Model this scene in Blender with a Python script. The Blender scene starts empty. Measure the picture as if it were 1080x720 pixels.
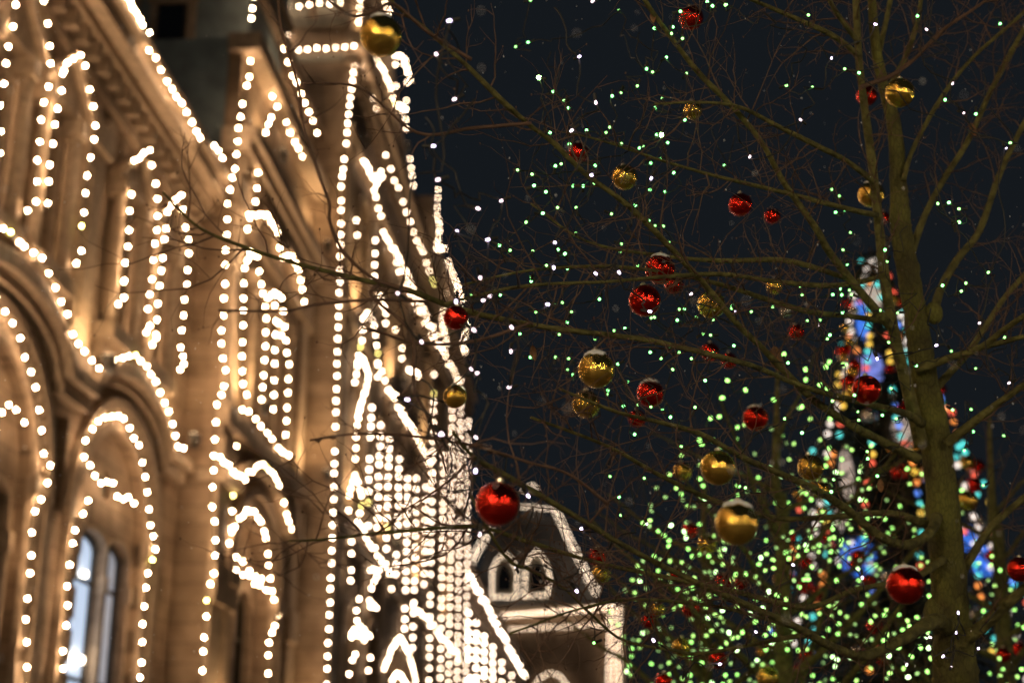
import bpy, math, random
from mathutils import Vector, Matrix
from mathutils.geometry import tessellate_polygon
R = math.radians
rnd = random.Random(7)
scene = bpy.context.scene
COL = scene.collection

# ------------------------------------------------------------------ camera
F = 1500.0                       # focal length in photo pixels: a 50 mm lens on a 36 mm sensor
PITCH = math.atan(495 / F)
EYE = Vector((0, 0, 1.65))
cam = bpy.data.cameras.new('camera')
cam.lens = 50.0; cam.sensor_width = 36.0
cam.clip_start = 0.05; cam.clip_end = 3000
cam.dof.use_dof = True; cam.dof.focus_distance = 6.0; cam.dof.aperture_fstop = 1.4
co = bpy.data.objects.new('camera', cam); COL.objects.link(co)
co.location = EYE; co.rotation_euler = (R(90) + PITCH, 0, 0)
scene.camera = co
# ------------------------------------------------------------------ night sky
w = bpy.data.worlds.new('World'); scene.world = w; w.use_nodes = True
nt = w.node_tree
bg = nt.nodes['Background']
bg.inputs[0].default_value = (0.43, 0.56, 0.72, 1); bg.inputs[1].default_value = 0.0165
scene.view_settings.view_transform = 'Standard'; scene.view_settings.look = 'None'
scene.view_settings.exposure = 0; scene.view_settings.gamma = 1
scene.view_settings.use_curve_mapping = False
scene.render.film_transparent = False
cy = scene.cycles
cy.use_adaptive_sampling = False
cy.use_denoising = True
cy.max_bounces = 5; cy.diffuse_bounces = 2; cy.glossy_bounces = 3; cy.transmission_bounces = 3
cy.sample_clamp_indirect = 4.0
cy.caustics_reflective = False; cy.caustics_refractive = False
cy.use_light_tree = True

# ------------------------------------------------------------------ measuring helpers
CP, SP = math.cos(PITCH), math.sin(PITCH)
def ray(x, y):
    u = 360 - y
    return Vector((x - 540, F * CP - u * SP, F * SP + u * CP))
def at(x, y, depth):
    return EYE + ray(x, y) * (depth / F)
HV = ray(640, 855)
AZ = math.atan2(HV.x, HV.y)
DV = Vector((math.sin(AZ), math.cos(AZ), 0)); NV = Vector((math.cos(AZ), -math.sin(AZ), 0))
DIST = 12.0
def fac(x, y, p):
    v = ray(x, y); q = v * ((p - DIST) / v.dot(NV))
    return (q.dot(DV), q.z + EYE.z)
def endf(x, y, s):
    v = ray(x, y); q = v * (s / v.dot(DV))
    return (q.dot(NV) + DIST, q.z + EYE.z)
BLD_LOC = -DIST * NV
BLD_ROT = R(90) - AZ

# ------------------------------------------------------------------ materials
def mat(name, col, rough=0.6, metal=0.0, var=0.0, scale=3.0, bump=0.0, emit=None, strength=0.0, detail=6, coat=0.0):
    m = bpy.data.materials.new(name); m.use_nodes = True
    n = m.node_tree.nodes; l = m.node_tree.links
    b = n['Principled BSDF']
    b.inputs['Base Color'].default_value = (*col, 1)
    b.inputs['Roughness'].default_value = rough
    b.inputs['Metallic'].default_value = metal
    if coat: b.inputs['Coat Weight'].default_value = coat
    if var or bump:
        tc = n.new('ShaderNodeTexCoord'); no = n.new('ShaderNodeTexNoise')
        no.inputs['Scale'].default_value = scale; no.inputs['Detail'].default_value = detail
        l.new(tc.outputs['Object'], no.inputs['Vector'])
        if var:
            r = n.new('ShaderNodeValToRGB')
            r.color_ramp.elements[0].position = 0.3; r.color_ramp.elements[1].position = 0.7
            r.color_ramp.elements[0].color = (*[c * (1 - var) for c in col], 1)
            r.color_ramp.elements[1].color = (*[min(1, c * (1 + var)) for c in col], 1)
            l.new(no.outputs['Fac'], r.inputs['Fac']); l.new(r.outputs['Color'], b.inputs['Base Color'])
        if bump:
            bp = n.new('ShaderNodeBump'); bp.inputs['Strength'].default_value = bump; bp.inputs['Distance'].default_value = 0.05
            l.new(no.outputs['Fac'], bp.inputs['Height']); l.new(bp.outputs['Normal'], b.inputs['Normal'])
    if emit:
        b.inputs['Emission Color'].default_value = (*emit, 1); b.inputs['Emission Strength'].default_value = strength
    return m
def stone(name, c0, c1):
    m = bpy.data.materials.new(name); m.use_nodes = True
    n = m.node_tree.nodes; l = m.node_tree.links; b = n['Principled BSDF']; b.inputs['Roughness'].default_value = 0.75
    tc = n.new('ShaderNodeTexCoord')
    mp = n.new('ShaderNodeMapping'); mp.inputs['Rotation'].default_value = (R(90), 0, 0)
    l.new(tc.outputs['Object'], mp.inputs['Vector'])
    br = n.new('ShaderNodeTexBrick'); br.inputs['Scale'].default_value = 1.0
    br.inputs['Brick Width'].default_value = 1.3; br.inputs['Row Height'].default_value = 0.55
    br.inputs['Mortar Size'].default_value = 0.02; br.inputs['Mortar Smooth'].default_value = 0.4
    br.inputs['Color1'].default_value = (*c0, 1); br.inputs['Color2'].default_value = (*c1, 1)
    br.inputs['Mortar'].default_value = (*[c * 0.45 for c in c0], 1)
    l.new(mp.outputs['Vector'], br.inputs['Vector'])
    no = n.new('ShaderNodeTexNoise'); no.inputs['Scale'].default_value = 1.4; no.inputs['Detail'].default_value = 8
    l.new(tc.outputs['Object'], no.inputs['Vector'])
    rp = n.new('ShaderNodeValToRGB'); rp.color_ramp.elements[0].position = 0.3; rp.color_ramp.elements[1].position = 0.72
    rp.color_ramp.elements[0].color = (0.55, 0.5, 0.45, 1); rp.color_ramp.elements[1].color = (1.1, 1.08, 1.05, 1)
    l.new(no.outputs['Fac'], rp.inputs['Fac'])
    mx = n.new('ShaderNodeMix'); mx.data_type = 'RGBA'; mx.blend_type = 'MULTIPLY'; mx.inputs[0].default_value = 1
    l.new(br.outputs['Color'], mx.inputs[6]); l.new(rp.outputs['Color'], mx.inputs[7])
    l.new(mx.outputs[2], b.inputs['Base Color'])
    bp = n.new('ShaderNodeBump'); bp.inputs['Strength'].default_value = 0.5; bp.inputs['Distance'].default_value = 0.04
    l.new(br.outputs['Fac'], bp.inputs['Height']); bp.invert = True; l.new(bp.outputs['Normal'], b.inputs['Normal'])
    return m
M = {}
M['stone'] = stone('sandstone', (0.46, 0.335, 0.235), (0.39, 0.285, 0.195))
M['trim'] = mat('carved_stone', (0.50, 0.375, 0.265), 0.7, var=0.25, scale=5, bump=0.5)
M['panel'] = mat('grey_stone', (0.25, 0.22, 0.17), 0.75, var=0.25, scale=2.5, bump=0.3)
M['roof'] = mat('painted_metal_roof', (0.10, 0.13, 0.14), 0.5, var=0.2, scale=2)
M['dark_glass'] = mat('dark_window_glass', (0.012, 0.013, 0.016), 0.08, coat=0.5)
M['frame'] = mat('window_frame', (0.06, 0.045, 0.03), 0.5, var=0.2)
M['room'] = mat('lit_shop_interior', (0.5, 0.55, 0.6), 0.5, var=0.35, scale=1.3, emit=(0.64, 0.78, 1.0), strength=0.85)
M['room_dim'] = mat('dim_shop_interior', (0.4, 0.42, 0.45), 0.5, var=0.3, scale=1.0, emit=(0.75, 0.78, 0.9), strength=0.34)
M['lamp'] = mat('shop_lamp', (1, 1, 1), 0.5, emit=(1, 0.85, 0.65), strength=14)
M['cord'] = mat('cable', (0.02, 0.02, 0.018), 0.6, var=0.2, scale=30)
WARM = (1.0, 0.66, 0.38)
def bulbmat(name, r, k=0.15, col=WARM): return mat(name, (0.9, 0.85, 0.8), 0.3, emit=col, strength=k / (r * r))
M['paving'] = mat('wet_paving', (0.10, 0.095, 0.09), 0.35, var=0.35, scale=0.6, bump=0.2)
def bark(name):
    m = mat(name, (0.19, 0.17, 0.055), 0.9); n = m.node_tree.nodes; l = m.node_tree.links; b = n['Principled BSDF']
    tc = n.new('ShaderNodeTexCoord'); mp = n.new('ShaderNodeMapping'); mp.inputs['Scale'].default_value = (1, 1, .28); l.new(tc.outputs['Object'], mp.inputs['Vector'])
    vo = n.new('ShaderNodeTexVoronoi'); vo.feature = 'DISTANCE_TO_EDGE'; vo.inputs['Scale'].default_value = 60; l.new(mp.outputs['Vector'], vo.inputs['Vector'])
    n1 = n.new('ShaderNodeTexNoise'); n1.inputs['Scale'].default_value = 5; n1.inputs['Detail'].default_value = 9; l.new(tc.outputs['Object'], n1.inputs['Vector'])
    r1 = n.new('ShaderNodeValToRGB'); r1.color_ramp.elements[0].position = .36; r1.color_ramp.elements[1].position = .66
    r1.color_ramp.elements[0].color = (.075, .066, .024, 1); r1.color_ramp.elements[1].color = (.17, .17, .036, 1); e = r1.color_ramp.elements.new(.5); e.color = (.125, .118, .03, 1)
    l.new(n1.outputs['Fac'], r1.inputs['Fac'])
    r2 = n.new('ShaderNodeValToRGB'); r2.color_ramp.elements[0].color = (.3, .3, .3, 1); r2.color_ramp.elements[1].position = .12; l.new(vo.outputs['Distance'], r2.inputs['Fac'])
    mx = n.new('ShaderNodeMix'); mx.data_type = 'RGBA'; mx.blend_type = 'MULTIPLY'; mx.inputs[0].default_value = .5; l.new(r1.outputs['Color'], mx.inputs[6]); l.new(r2.outputs['Color'], mx.inputs[7]); l.new(mx.outputs[2], b.inputs['Base Color'])
    ad = n.new('ShaderNodeMath'); ad.operation = 'MULTIPLY_ADD'; ad.inputs[1].default_value = .5; l.new(r2.outputs['Color'], ad.inputs[0]); l.new(n1.outputs['Fac'], ad.inputs[2])
    bp = n.new('ShaderNodeBump'); bp.inputs['Strength'].default_value = .6; bp.inputs['Distance'].default_value = .015; l.new(ad.outputs[0], bp.inputs['Height']); l.new(bp.outputs['Normal'], b.inputs['Normal'])
    return m
M['bark'] = bark('mossy_bark')
M['limb'] = mat('branch_bark', (0.125, 0.116, 0.034), 0.85, var=0.5, scale=18, bump=0.8)
M['twig'] = mat('twig_bark', (0.12, 0.068, 0.045), 0.75, var=0.35, scale=12, bump=0.4)
M['spruce'] = mat('spruce_needles', (0.025, 0.045, 0.022), 0.7, var=0.4, scale=3)
M['spruce_trunk'] = mat('spruce_bark', (0.08, 0.055, 0.035), 0.9, var=0.3, scale=8)
M['snow'] = mat('snow', (0.85, 0.86, 0.88), 0.6, var=0.05, scale=20, bump=0.2)
M['leaf'] = mat('dry_leaf', (0.22, 0.11, 0.045), 0.7, var=0.4, scale=30)
def bauble_mat(name, col):
    m = mat(name, col, 0.07, metal=1.0)
    n = m.node_tree.nodes; l = m.node_tree.links; b = n['Principled BSDF']
    tc = n.new('ShaderNodeTexCoord')
    no = n.new('ShaderNodeTexNoise'); no.inputs['Scale'].default_value = 7; no.inputs['Detail'].default_value = 5
    l.new(tc.outputs['Object'], no.inputs['Vector'])
    r = n.new('ShaderNodeMapRange'); r.inputs[1].default_value = 0.35; r.inputs[2].default_value = 0.75
    r.inputs[3].default_value = 0.05; r.inputs[4].default_value = 0.22
    l.new(no.outputs['Fac'], r.inputs[0]); l.new(r.outputs[0], b.inputs['Roughness'])
    vo = n.new('ShaderNodeTexNoise'); vo.inputs['Scale'].default_value = 34; vo.inputs['Detail'].default_value = 2
    l.new(tc.outputs['Object'], vo.inputs['Vector'])
    bp = n.new('ShaderNodeBump'); bp.inputs['Strength'].default_value = 0.16; bp.inputs['Distance'].default_value = 0.01
    l.new(vo.outputs['Fac'], bp.inputs['Height']); l.new(bp.outputs['Normal'], b.inputs['Normal'])
    return m
M['red'] = bauble_mat('red_glass', (0.82, 0.035, 0.02))
M['gold'] = bauble_mat('gold_glass', (0.92, 0.60, 0.12))
M['silver'] = bauble_mat('silver_glass', (0.75, 0.74, 0.7))
M['cap'] = mat('tin_cap', (0.7, 0.65, 0.5), 0.3, metal=1.0)

# ------------------------------------------------------------------ mesh builder
class MB:
    def __init__(s): s.v = []; s.f = []
    def box(s, s0, s1, h0, h1, p0, p1):          # facade coordinates: along, height, projection
        b = len(s.v)
        for h in (h0, h1):
            for a, p in ((s0, p0), (s1, p0), (s1, p1), (s0, p1)): s.v.append((a, -p, h))
        s.f += [tuple(b + i for i in q) for q in ((3, 2, 1, 0), (4, 5, 6, 7), (0, 1, 5, 4), (1, 2, 6, 5), (2, 3, 7, 6), (3, 0, 4, 7))]
        return s
    def prism(s, poly, p0, p1):                  # (along, height) outline extruded across p0..p1
        b = len(s.v); n = len(poly)
        for p in (p0, p1):
            for a, h in poly: s.v.append((a, -p, h))
        s.f.append(tuple(b + i for i in range(n))); s.f.append(tuple(b + n + i for i in reversed(range(n))))
        for i in range(n):
            j = (i + 1) % n; s.f.append((b + i, b + n + i, b + n + j, b + j))
        return s
    def strip(s, inner, outer, p0, p1):          # moulding that follows two matching outlines
        b = len(s.v); n = len(inner)
        for a, o in zip(inner, outer):
            s.v += [(a[0], -p0, a[1]), (a[0], -p1, a[1]), (o[0], -p1, o[1]), (o[0], -p0, o[1])]
        for i in range(n - 1):
            x = b + 4 * i
            for k in range(4): s.f.append((x + k, x + (k + 1) % 4, x + 4 + (k + 1) % 4, x + 4 + k))
        s.f.append((b, b + 3, b + 2, b + 1)); x = b + 4 * (n - 1); s.f.append((x, x + 1, x + 2, x + 3))
        return s
    def holes(s, outer, holes, p, depth):
        polys = [[Vector((a, h, 0)) for a, h in outer]] + [[Vector((a, h, 0)) for a, h in q] for q in holes]
        flat = [q for pl in polys for q in pl]
        b = len(s.v); s.v += [(q.x, -p, q.y) for q in flat]
        for t in tessellate_polygon(polys): s.f.append(tuple(b + i for i in t))
        for q in holes:
            c = len(s.v); n = len(q)
            for pp in (p, p - depth): s.v += [(a, -pp, h) for a, h in q]
            for i in range(n):
                j = (i + 1) % n; s.f.append((c + i, c + j, c + n + j, c + n + i))
        return s
    def tube(s, pts, rad, n=5, cap=True):
        if len(pts) < 2: return s
        b = len(s.v); up = None; m = len(pts)
        for i, p in enumerate(pts):
            t = (pts[min(i + 1, m - 1)] - pts[max(i - 1, 0)])
            if t.length < 1e-9: t = Vector((0, 0, 1))
            t.normalize()
            if up is None: up = t.orthogonal().normalized()
            up = (up - t * up.dot(t))
            up = up.normalized() if up.length > 1e-6 else t.orthogonal().normalized()
            sd = t.cross(up); r = rad[i] if hasattr(rad, '__len__') else rad
            for k in range(n):
                a = 2 * math.pi * k / n; q = p + (up * math.cos(a) + sd * math.sin(a)) * r
                s.v.append((q.x, q.y, q.z))
        for i in range(m - 1):
            for k in range(n):
                x = b + i * n; s.f.append((x + k, x + (k + 1) % n, x + n + (k + 1) % n, x + n + k))
        if cap:
            s.f.append(tuple(b + k for k in reversed(range(n)))); s.f.append(tuple(b + (m - 1) * n + k for k in range(n)))
        return s
    def lathe(s, prof, n=16, o=Vector((0, 0, 0)), ax=None):   # profile (radius, height)
        b = len(s.v); q = Matrix.Identity(3) if ax is None else Vector((0, 0, 1)).rotation_difference(ax).to_matrix()
        for r, z in prof:
            for k in range(n):
                a = 2 * math.pi * k / n; p = o + q @ Vector((r * math.cos(a), r * math.sin(a), z)); s.v.append((p.x, p.y, p.z))
        for i in range(len(prof) - 1):
            for k in range(n):
                x = b + i * n; s.f.append((x + k, x + (k + 1) % n, x + n + (k + 1) % n, x + n + k))
        s.f.append(tuple(b + k for k in reversed(range(n)))); s.f.append(tuple(b + (len(prof) - 1) * n + k for k in range(n)))
        return s
    def ball(s, o, r, n=8, m=5, sz=1.0):
        return s.lathe([(max(r * math.sin(math.pi * i / m), r * 0.02), -r * sz * math.cos(math.pi * i / m)) for i in range(m + 1)], n, o)
    def mesh(s, name, material, smooth=False):
        me = bpy.data.meshes.new(name); me.from_pydata(s.v, [], s.f); me.materials.append(material)
        if smooth: me.polygons.foreach_set('use_smooth', [True] * len(me.polygons))
        me.update(); return me
    def build(s, name, material, parent=None, smooth=False):
        o = bpy.data.objects.new(name, s.mesh(name, material, smooth)); COL.objects.link(o)
        if parent: o.parent = parent
        return o
def tag(o, label, cat, group=None):
    o['label'] = label; o['category'] = cat
    if group: o['group'] = group
    return o
def thing(name, label, cat, loc=(0, 0, 0), rot=0, group=None):
    o = bpy.data.objects.new(name, None); COL.objects.link(o); o.empty_display_size = 0.2
    o.location = loc; o.rotation_euler = (0, 0, rot)
    return tag(o, label, cat, group)
def link(name, me, parent, loc=(0, 0, 0)):
    o = bpy.data.objects.new(name, me); COL.objects.link(o); o.parent = parent; o.location = loc
    return o
def arc(c, hs, w, rise, n=18, a0=0, a1=180):
    return [(c + w * math.cos(R(a0 + (a1 - a0) * i / n)), hs + rise * math.sin(R(a0 + (a1 - a0) * i / n))) for i in range(n + 1)]
def arch_hole(c, w, h0, hs, rise, n=14): return [(c - w, h0), (c + w, h0)] + arc(c, hs, w, rise, n)
def rect(c, w, h0, h1): return [(c - w, h0), (c + w, h0), (c + w, h1), (c - w, h1)]
def legs(c, w, h0, hs, rise, n=18): return [(c + w, h0)] + arc(c, hs, w, rise, n) + [(c - w, h0)]

# ------------------------------------------------------------------ ground
g = MB(); g.v = [(-900, -300, 0), (900, -300, 0), (900, 1500, 0), (-900, 1500, 0)]; g.f = [(0, 1, 2, 3)]
gr = g.build('ground', M['paving']); gr['kind'] = 'structure'

# ------------------------------------------------------------------ the long building
B = thing('shopping_arcade', 'long ornate sandstone arcade building outlined with strings of bulbs', 'building', BLD_LOC, BLD_ROT)
def bpart(name, mb, m, parent=None): return mb.build(name, m, parent or B)
def window(outline, p, m='dark_glass', mull=None, bars=()):
    """frame (part) with its pane (sub-part) set back in an opening"""
    ss = [a for a, h in outline]; hh = [h for a, h in outline]; s0, s1, h0, h1 = min(ss), max(ss), min(hh), max(hh)
    f = MB(); c = (s0 + s1) / 2; n = len(outline); cy_ = (h0 + h1) / 2
    inn = [(c + (a - c) * 0.93, cy_ + (h - cy_) * 0.97) for a, h in outline]
    f.strip(inn + inn[:1], outline + outline[:1], p, p + 0.1)
    if mull is None: mull = [c]
    for x in mull: f.box(x - 0.05, x + 0.05, h0 + 0.02, min(h1, h1 - 0.02), p + 0.01, p + 0.08)
    for y in bars: f.box(s0 + 0.06, s1 - 0.06, y - 0.05, y + 0.05, p + 0.02, p + 0.07)
    o = bpart('window', f, M['frame'])
    MB().prism(outline, p - 0.04, p - 0.01).build('pane', M[m], o)
    return o
PITCHA = 7.75; CEN = [33.95 - PITCHA * k for k in range(9)]
A0, A1 = CEN[-1] - 3.9, 39.2
# --- wing beside the viewer
holes = []; wins = []
for c in CEN:
    holes.append(arch_hole(c, 2.45, 0.3, 8.4, 2.2)); 
    for dx in (-1.42, 1.42):
        hs_ = arch_hole(c + dx, 0.62, 13.1, 15.6, 0.7, 8); holes.append(hs_); wins.append((hs_, -0.45))
    for dx in (-3.87,):
        q = rect(c + dx, 0.42, 8.0, 10.1); holes.append(q)
wl = MB().holes([(A0, 0), (A1, 0), (A1, 19.0), (A0, 19.0)], holes, 0, 0.8)
wl.box(A0, A1, 0, 19, -14, -1.6)
bpart('wall', wl, M['stone'])
for o_, p in wins: window(o_, p, bars=(14.4,))
for c in CEN:
    pn = MB(); pn.prism(rect(c - 3.87, 0.46, 7.95, 10.15), -0.3, -0.25).box(c - 4.05, c - 3.7, 8.3, 9.8, -0.25, -0.18)
    bpart('wall_panel', pn, M['panel'])
for i, c in enumerate(CEN):
    # tympanum and paired openings inside the big arch
    ty = MB(); o1 = arch_hole(c - .74, 0.92, 0.4, 7.75, 0.3, 8); o2 = arch_hole(c + 1.12, 0.84, 0.4, 7.75, 0.3, 8)
    med = arc(c, 9.35, 0.38, 0.38, 12, 0, 330)
    ty.holes(arch_hole(c, 2.44, 0.3, 8.4, 2.19), [o1, o2, med], -0.25, 0.3)
    bpart('arch_infill', ty, M['stone'])
    window(o1, -0.5, 'room' if i == 0 else 'dark_glass', mull=[], bars=(6.9, 4.6))
    window(o2, -0.5, 'room_dim' if i == 0 else 'dark_glass', bars=(6.9, 4.6))
    MB().prism(med, -0.5, -0.4).build('medallion', M['panel'], B)
    if i == 0:
        lm = MB().box(c - .75, c - 0.05, 5.0, 5.14, -0.45, -0.38).box(c - .5, c - .36, 7.0, 7.12, -.45, -.38); bpart('shop_lamp', lm, M['lamp'])
    ar = MB()
    for (r0, r1, pr) in ((2.47, 2.72, 0.10), (2.74, 3.02, 0.05), (3.04, 3.3, 0.2)):
        ar.strip(legs(c, r0, 0.2, 8.4, r0 - 0.25), legs(c, r1, 0.2, 8.4, r1 - 0.25), 0.0 - 0.02, pr)
    for k in range(27):                                    # dentils round the arch
        a = R(4 + 172 * k / 26); x, y = c + 2.88 * math.cos(a), 8.4 + 2.64 * math.sin(a)
        ar.box(x - 0.09, x + 0.09, y - 0.09, y + 0.09, 0.05, 0.17)
    for s_ in (-1, 1):                                     # imposts with a band of capitals
        x0, x1 = sorted((c + s_ * 2.3, c + s_ * 3.35)); ar.box(x0, x1, 7.9, 8.35, 0.0, 0.22); ar.box(x0 + .06, x1 - .06, 7.2, 7.88, 0.0, 0.17)
        for k in range(7): yy = 1.0 + k * 0.95; ar.box(x0 + 0.1, x1 - 0.1, yy, yy + 0.7, 0.0, 0.15)
    for k, (x, rr) in enumerate(((c - .74, 0.93), (c + 1.12, 0.85))):
        ar.strip(legs(x, rr, 7.0, 7.75, .31, 12), legs(x, rr + 0.06, 7.0, 7.75, .4, 12), -0.27, -0.15)
    bpart('archivolt', ar, M['trim'])
    cl = MB()
    for x in (c + .23, c + 2.1):
        cl.tube([Vector((x, 0.2, 0.3)), Vector((x, 0.2, 6.7))], 0.075, 10); cl.box(x - .12, x + .12, 6.7, 7.1, -0.27, -0.08)
    bpart('column', cl, M['trim'])
    hd = MB(); c2 = c + 0.05
    hd.strip(arc(c2, 10.7, 3.0, 1.2, 20), arc(c2, 10.95, 3.2, 1.3, 20), -0.02, 0.5)
    hd.strip(arc(c2, 10.55, 2.86, 1.1, 20), arc(c2, 10.7, 2.98, 1.19, 20), -0.02, 0.28)
    hd.box(c2 + 3.0, c2 + PITCHA - 3.0, 10.72, 11.05, -0.02, 0.5); hd.box(c2 + 3.02, c2 + PITCHA - 3.02, 10.35, 10.7, -0.02, 0.3)
    bpart('hood_mould', hd, M['trim'])
    for dx in (-1.42, 1.42):
        x = c + dx; ae = MB()
        ae.box(x - 1.15, x + 1.15, 12.35, 12.75, -0.02, 0.52); ae.box(x - 1.0, x + 1.0, 11.9, 12.33, -0.02, 0.25)
        for s_ in (-1, 1):
            xx = x + s_ * 0.88
            ae.tube([Vector((xx, -0.3, 12.76)), Vector((xx, -0.3, 16.1))], [0.17, 0.14], 8); ae.box(xx - .2, xx + .2, 16.1, 16.5, 0.0, 0.5)
        ae.prism([(x - 1.15, 16.52), (x + 1.15, 16.52), (x + 1.15, 16.75), (x, 17.7), (x - 1.15, 16.75)], -0.02, 0.36)
        ae.strip([(x - 1.2, 16.6), (x, 17.6), (x + 1.2, 16.6)], [(x - 1.2, 16.82), (x, 17.84), (x + 1.2, 16.82)], 0.36, 0.54)
        ae.strip(legs(x, 0.63, 13.1, 15.6, 0.71, 8), legs(x, 0.72, 13.1, 15.6, 0.8, 8), -0.02, 0.08)
        bpart('window_surround', ae, M['trim'])
co_ = MB()
co_.box(A0, A1, 18.1, 18.3, -0.02, 0.2); co_.box(A0, A1, 18.85, 19.1, -0.02, 0.55); co_.box(A0, A1, 19.12, 19.5, -0.1, 0.9); co_.box(A0, A1, 19.52, 19.8, -0.1, 1.08)
k = A0 + 0.3
while k < A1 - 0.3:
    co_.box(k, k + 0.28, 18.4, 18.84, -0.02, 0.45); k += 0.72
k = A0 + 0.2
while k < A1 - 0.3:
    co_.box(k, k + 0.5, 17.3, 17.9, -0.02, 0.10); k += 1.1
bpart('cornice', co_, M['trim'])
for c in CEN:
    pl = MB(); x = c - 3.87
    pl.box(x - 0.55, x + 0.55, 11.1, 17.2, -0.02, 0.22); pl.box(x - .7, x + .7, 16.6, 17.25, -0.02, 0.36); pl.box(x - .66, x + .66, 11.05, 11.7, -0.02, 0.34)
    pl.box(x - 0.3, x + 0.3, 12.3, 16.0, 0.22, 0.27)
    bpart('pilaster', pl, M['trim'])
rf = MB(); rf.prism([(A0, 19.82), (A1 + 1, 19.82), (A1 + 1, 20.6), (A0, 20.6)], -8, 0.3); bpart('parapet', rf, M['stone'])
rf = MB(); b_ = len(rf.v); rf.v += [(A0, 0.0, 20.6), (A1 + 2, 0.0, 20.6), (A1 + 2, 9, 24.0), (A0, 9, 24.0)]; rf.f.append((0, 1, 2, 3)); bpart('roof', rf, M['roof'])
# --- first pavilion
S0, S1 = 39.2, 50.6; cB = 44.3
hb = [arch_hole(cB, 2.75, 0.3, 8.4, 2.1)] + [arch_hole(cB + d, 0.62, 13.4, 17.0 + (0.5 if d == 0 else 0), 0.6, 8) for d in (-1.75, 0, 1.75)]
wl = MB().holes([(S0, 0), (S1 + .3, 0), (S1 + .3, 25), (S0, 25)], hb, 1.0, 0.8)
wl.box(S0 + .01, S1 + .3, 0, 20.5, -14, -0.6); wl.box(S0, S0 + 1.2, 0, 20.5, -0.6, 0.98); wl.box(S0, S0 + 1.2, 20.5, 24.9, .56, 0.98); wl.box(S1 - 1, S1 + .3, 0, 24.9, -0.6, .98)
bpart('wall', wl, M['stone'])
for o_ in hb[1:]: window(o_, 0.5, bars=(15.2,))
ty = MB(); o1 = arch_hole(cB - 1.15, 0.9, 0.4, 7.6, 0.8, 8); o2 = arch_hole(cB + 1.15, 0.9, 0.4, 7.6, 0.8, 8)
ty.holes(arch_hole(cB, 2.74, 0.3, 8.4, 2.09), [o1, o2], 0.5, 0.3); bpart('arch_infill', ty, M['stone'])
window(o1, 0.18, bars=(6.9, 4.6)); window(o2, 0.18, bars=(6.9, 4.6))
ar = MB()
for (r0, r1, pr) in ((2.77, 3.0, 1.10), (3.02, 3.3, 1.05), (3.32, 3.6, 1.2)):
    ar.strip(legs(cB, r0, 0.2, 8.4, r0 - 0.55), legs(cB, r1, 0.2, 8.4, r1 - 0.55), 0.98, pr)
ar.strip(arc(cB - .1, 10.6, 3.35, 1.15, 20), arc(cB - .1, 10.85, 3.55, 1.25, 20), 0.98, 1.45)
for s_ in (-1, 1):
    x0, x1 = sorted((cB + s_ * 2.5, cB + s_ * 3.7)); ar.box(x0, x1, 7.9, 8.35, 0.98, 1.3); ar.box(x0 + .06, x1 - .06, 7.2, 7.88, .98, 1.22)
bpart('archivolt', ar, M['trim'])
le = MB()
for (h0, h1, pr) in ((10.6, 10.95, 1.4), (12.3, 12.9, 1.35), (18.9, 19.2, 1.25), (20.9, 21.3, 1.5), (21.32, 21.7, 1.7), (24.4, 24.98, 1.6)):
    if h0 < 11:
        for a_, b_, p_ in ((S0 - .1, cB - 3.5, .5), (cB + 3.4, S1 + .25, .9)): bpart('string_course', MB().box(a_, b_, h0, h1, p_, pr), M['trim'])
    else: le.box(S0 - (0.25 if h0 > 20 else 0.1), S1 + .25, h0, h1, .57 if h0 > 20 else .9, pr)
k = S0 + 0.1
while k < S1 - 0.2: le.box(k, k + 0.3, 20.3, 20.88, 0.98, 1.35); k += 0.75
bpart('cornice', le, M['trim'])
for x in (S0 + 0.62, S1 - 0.9):
    pl = MB(); pl.box(x - 0.6, x + 0.6, 0, 20.2, .98, 1.14); pl.box(x - .72, x + .72, 7.2, 8.3, .98, 1.26); pl.box(x - .72, x + .72, 11.0, 11.9, .98, 1.26); pl.box(x - .72, x + .72, 19.3, 20.2, .98, 1.24)
    bpart('pilaster', pl, M['trim'])
sr = MB()
sr.strip([(41.0, 19.0)] + arc(42.6, 19.1, 1.4, 0.9, 8, 180, 0) + arc(45.9, 19.3, 1.6, 0.9, 8, 180, 0), [(40.8, 19.0)] + arc(42.6, 19.3, 1.6, 1.05, 8, 180, 0) + arc(45.9, 19.5, 1.8, 1.05, 8, 180, 0), .98, 1.42)
for d in (-2.65, -0.88, 0.88, 2.65): sr.tube([Vector((cB + d, -1.2, 12.9)), Vector((cB + d, -1.2, 17.4))], 0.17, 8); sr.box(cB + d - .24, cB + d + .24, 17.4, 17.9, .98, 1.42)
bpart('window_surround', sr, M['trim'])
# tower of the pavilion: lit front, unlit flank with small windows
tw = MB(); tf = []
fl = [[(-7.5 + 2.1 * k, 23.4), (-6.5 + 2.1 * k, 23.4), (-6.5 + 2.1 * k, 25.6), (-7.5 + 2.1 * k, 25.6)] for k in range(3)]
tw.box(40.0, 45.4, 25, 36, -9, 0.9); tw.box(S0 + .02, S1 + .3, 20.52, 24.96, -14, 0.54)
M['tower'] = mat('skylit_grey_tower', (.27, .33, .35), .7, var=.25, scale=1.5)  # bluish grey puts the unlit, sky-lit look into the stone colour
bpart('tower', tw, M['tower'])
td = MB()
for h0, h1, e in ((22.0, 22.5, .25), (27.4, 27.9, 0.3), (28.8, 29.1, .2), (31.5, 32.2, .4)): td.box(40 - e, 45.4 + e * .5, h0, h1, -9.2, 0.9 + e)
for k in range(4): y = -1.6 - 1.9 * k; td.box(39.86, 40.0, 25.1, 27.0, y - .75, y + .75); td.box(39.80, 39.86, 26.7, 27.05, y - .85, y + .85); td.box(39.8, 39.86, 24.9, 25.1, y - .85, y + .85)
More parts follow.
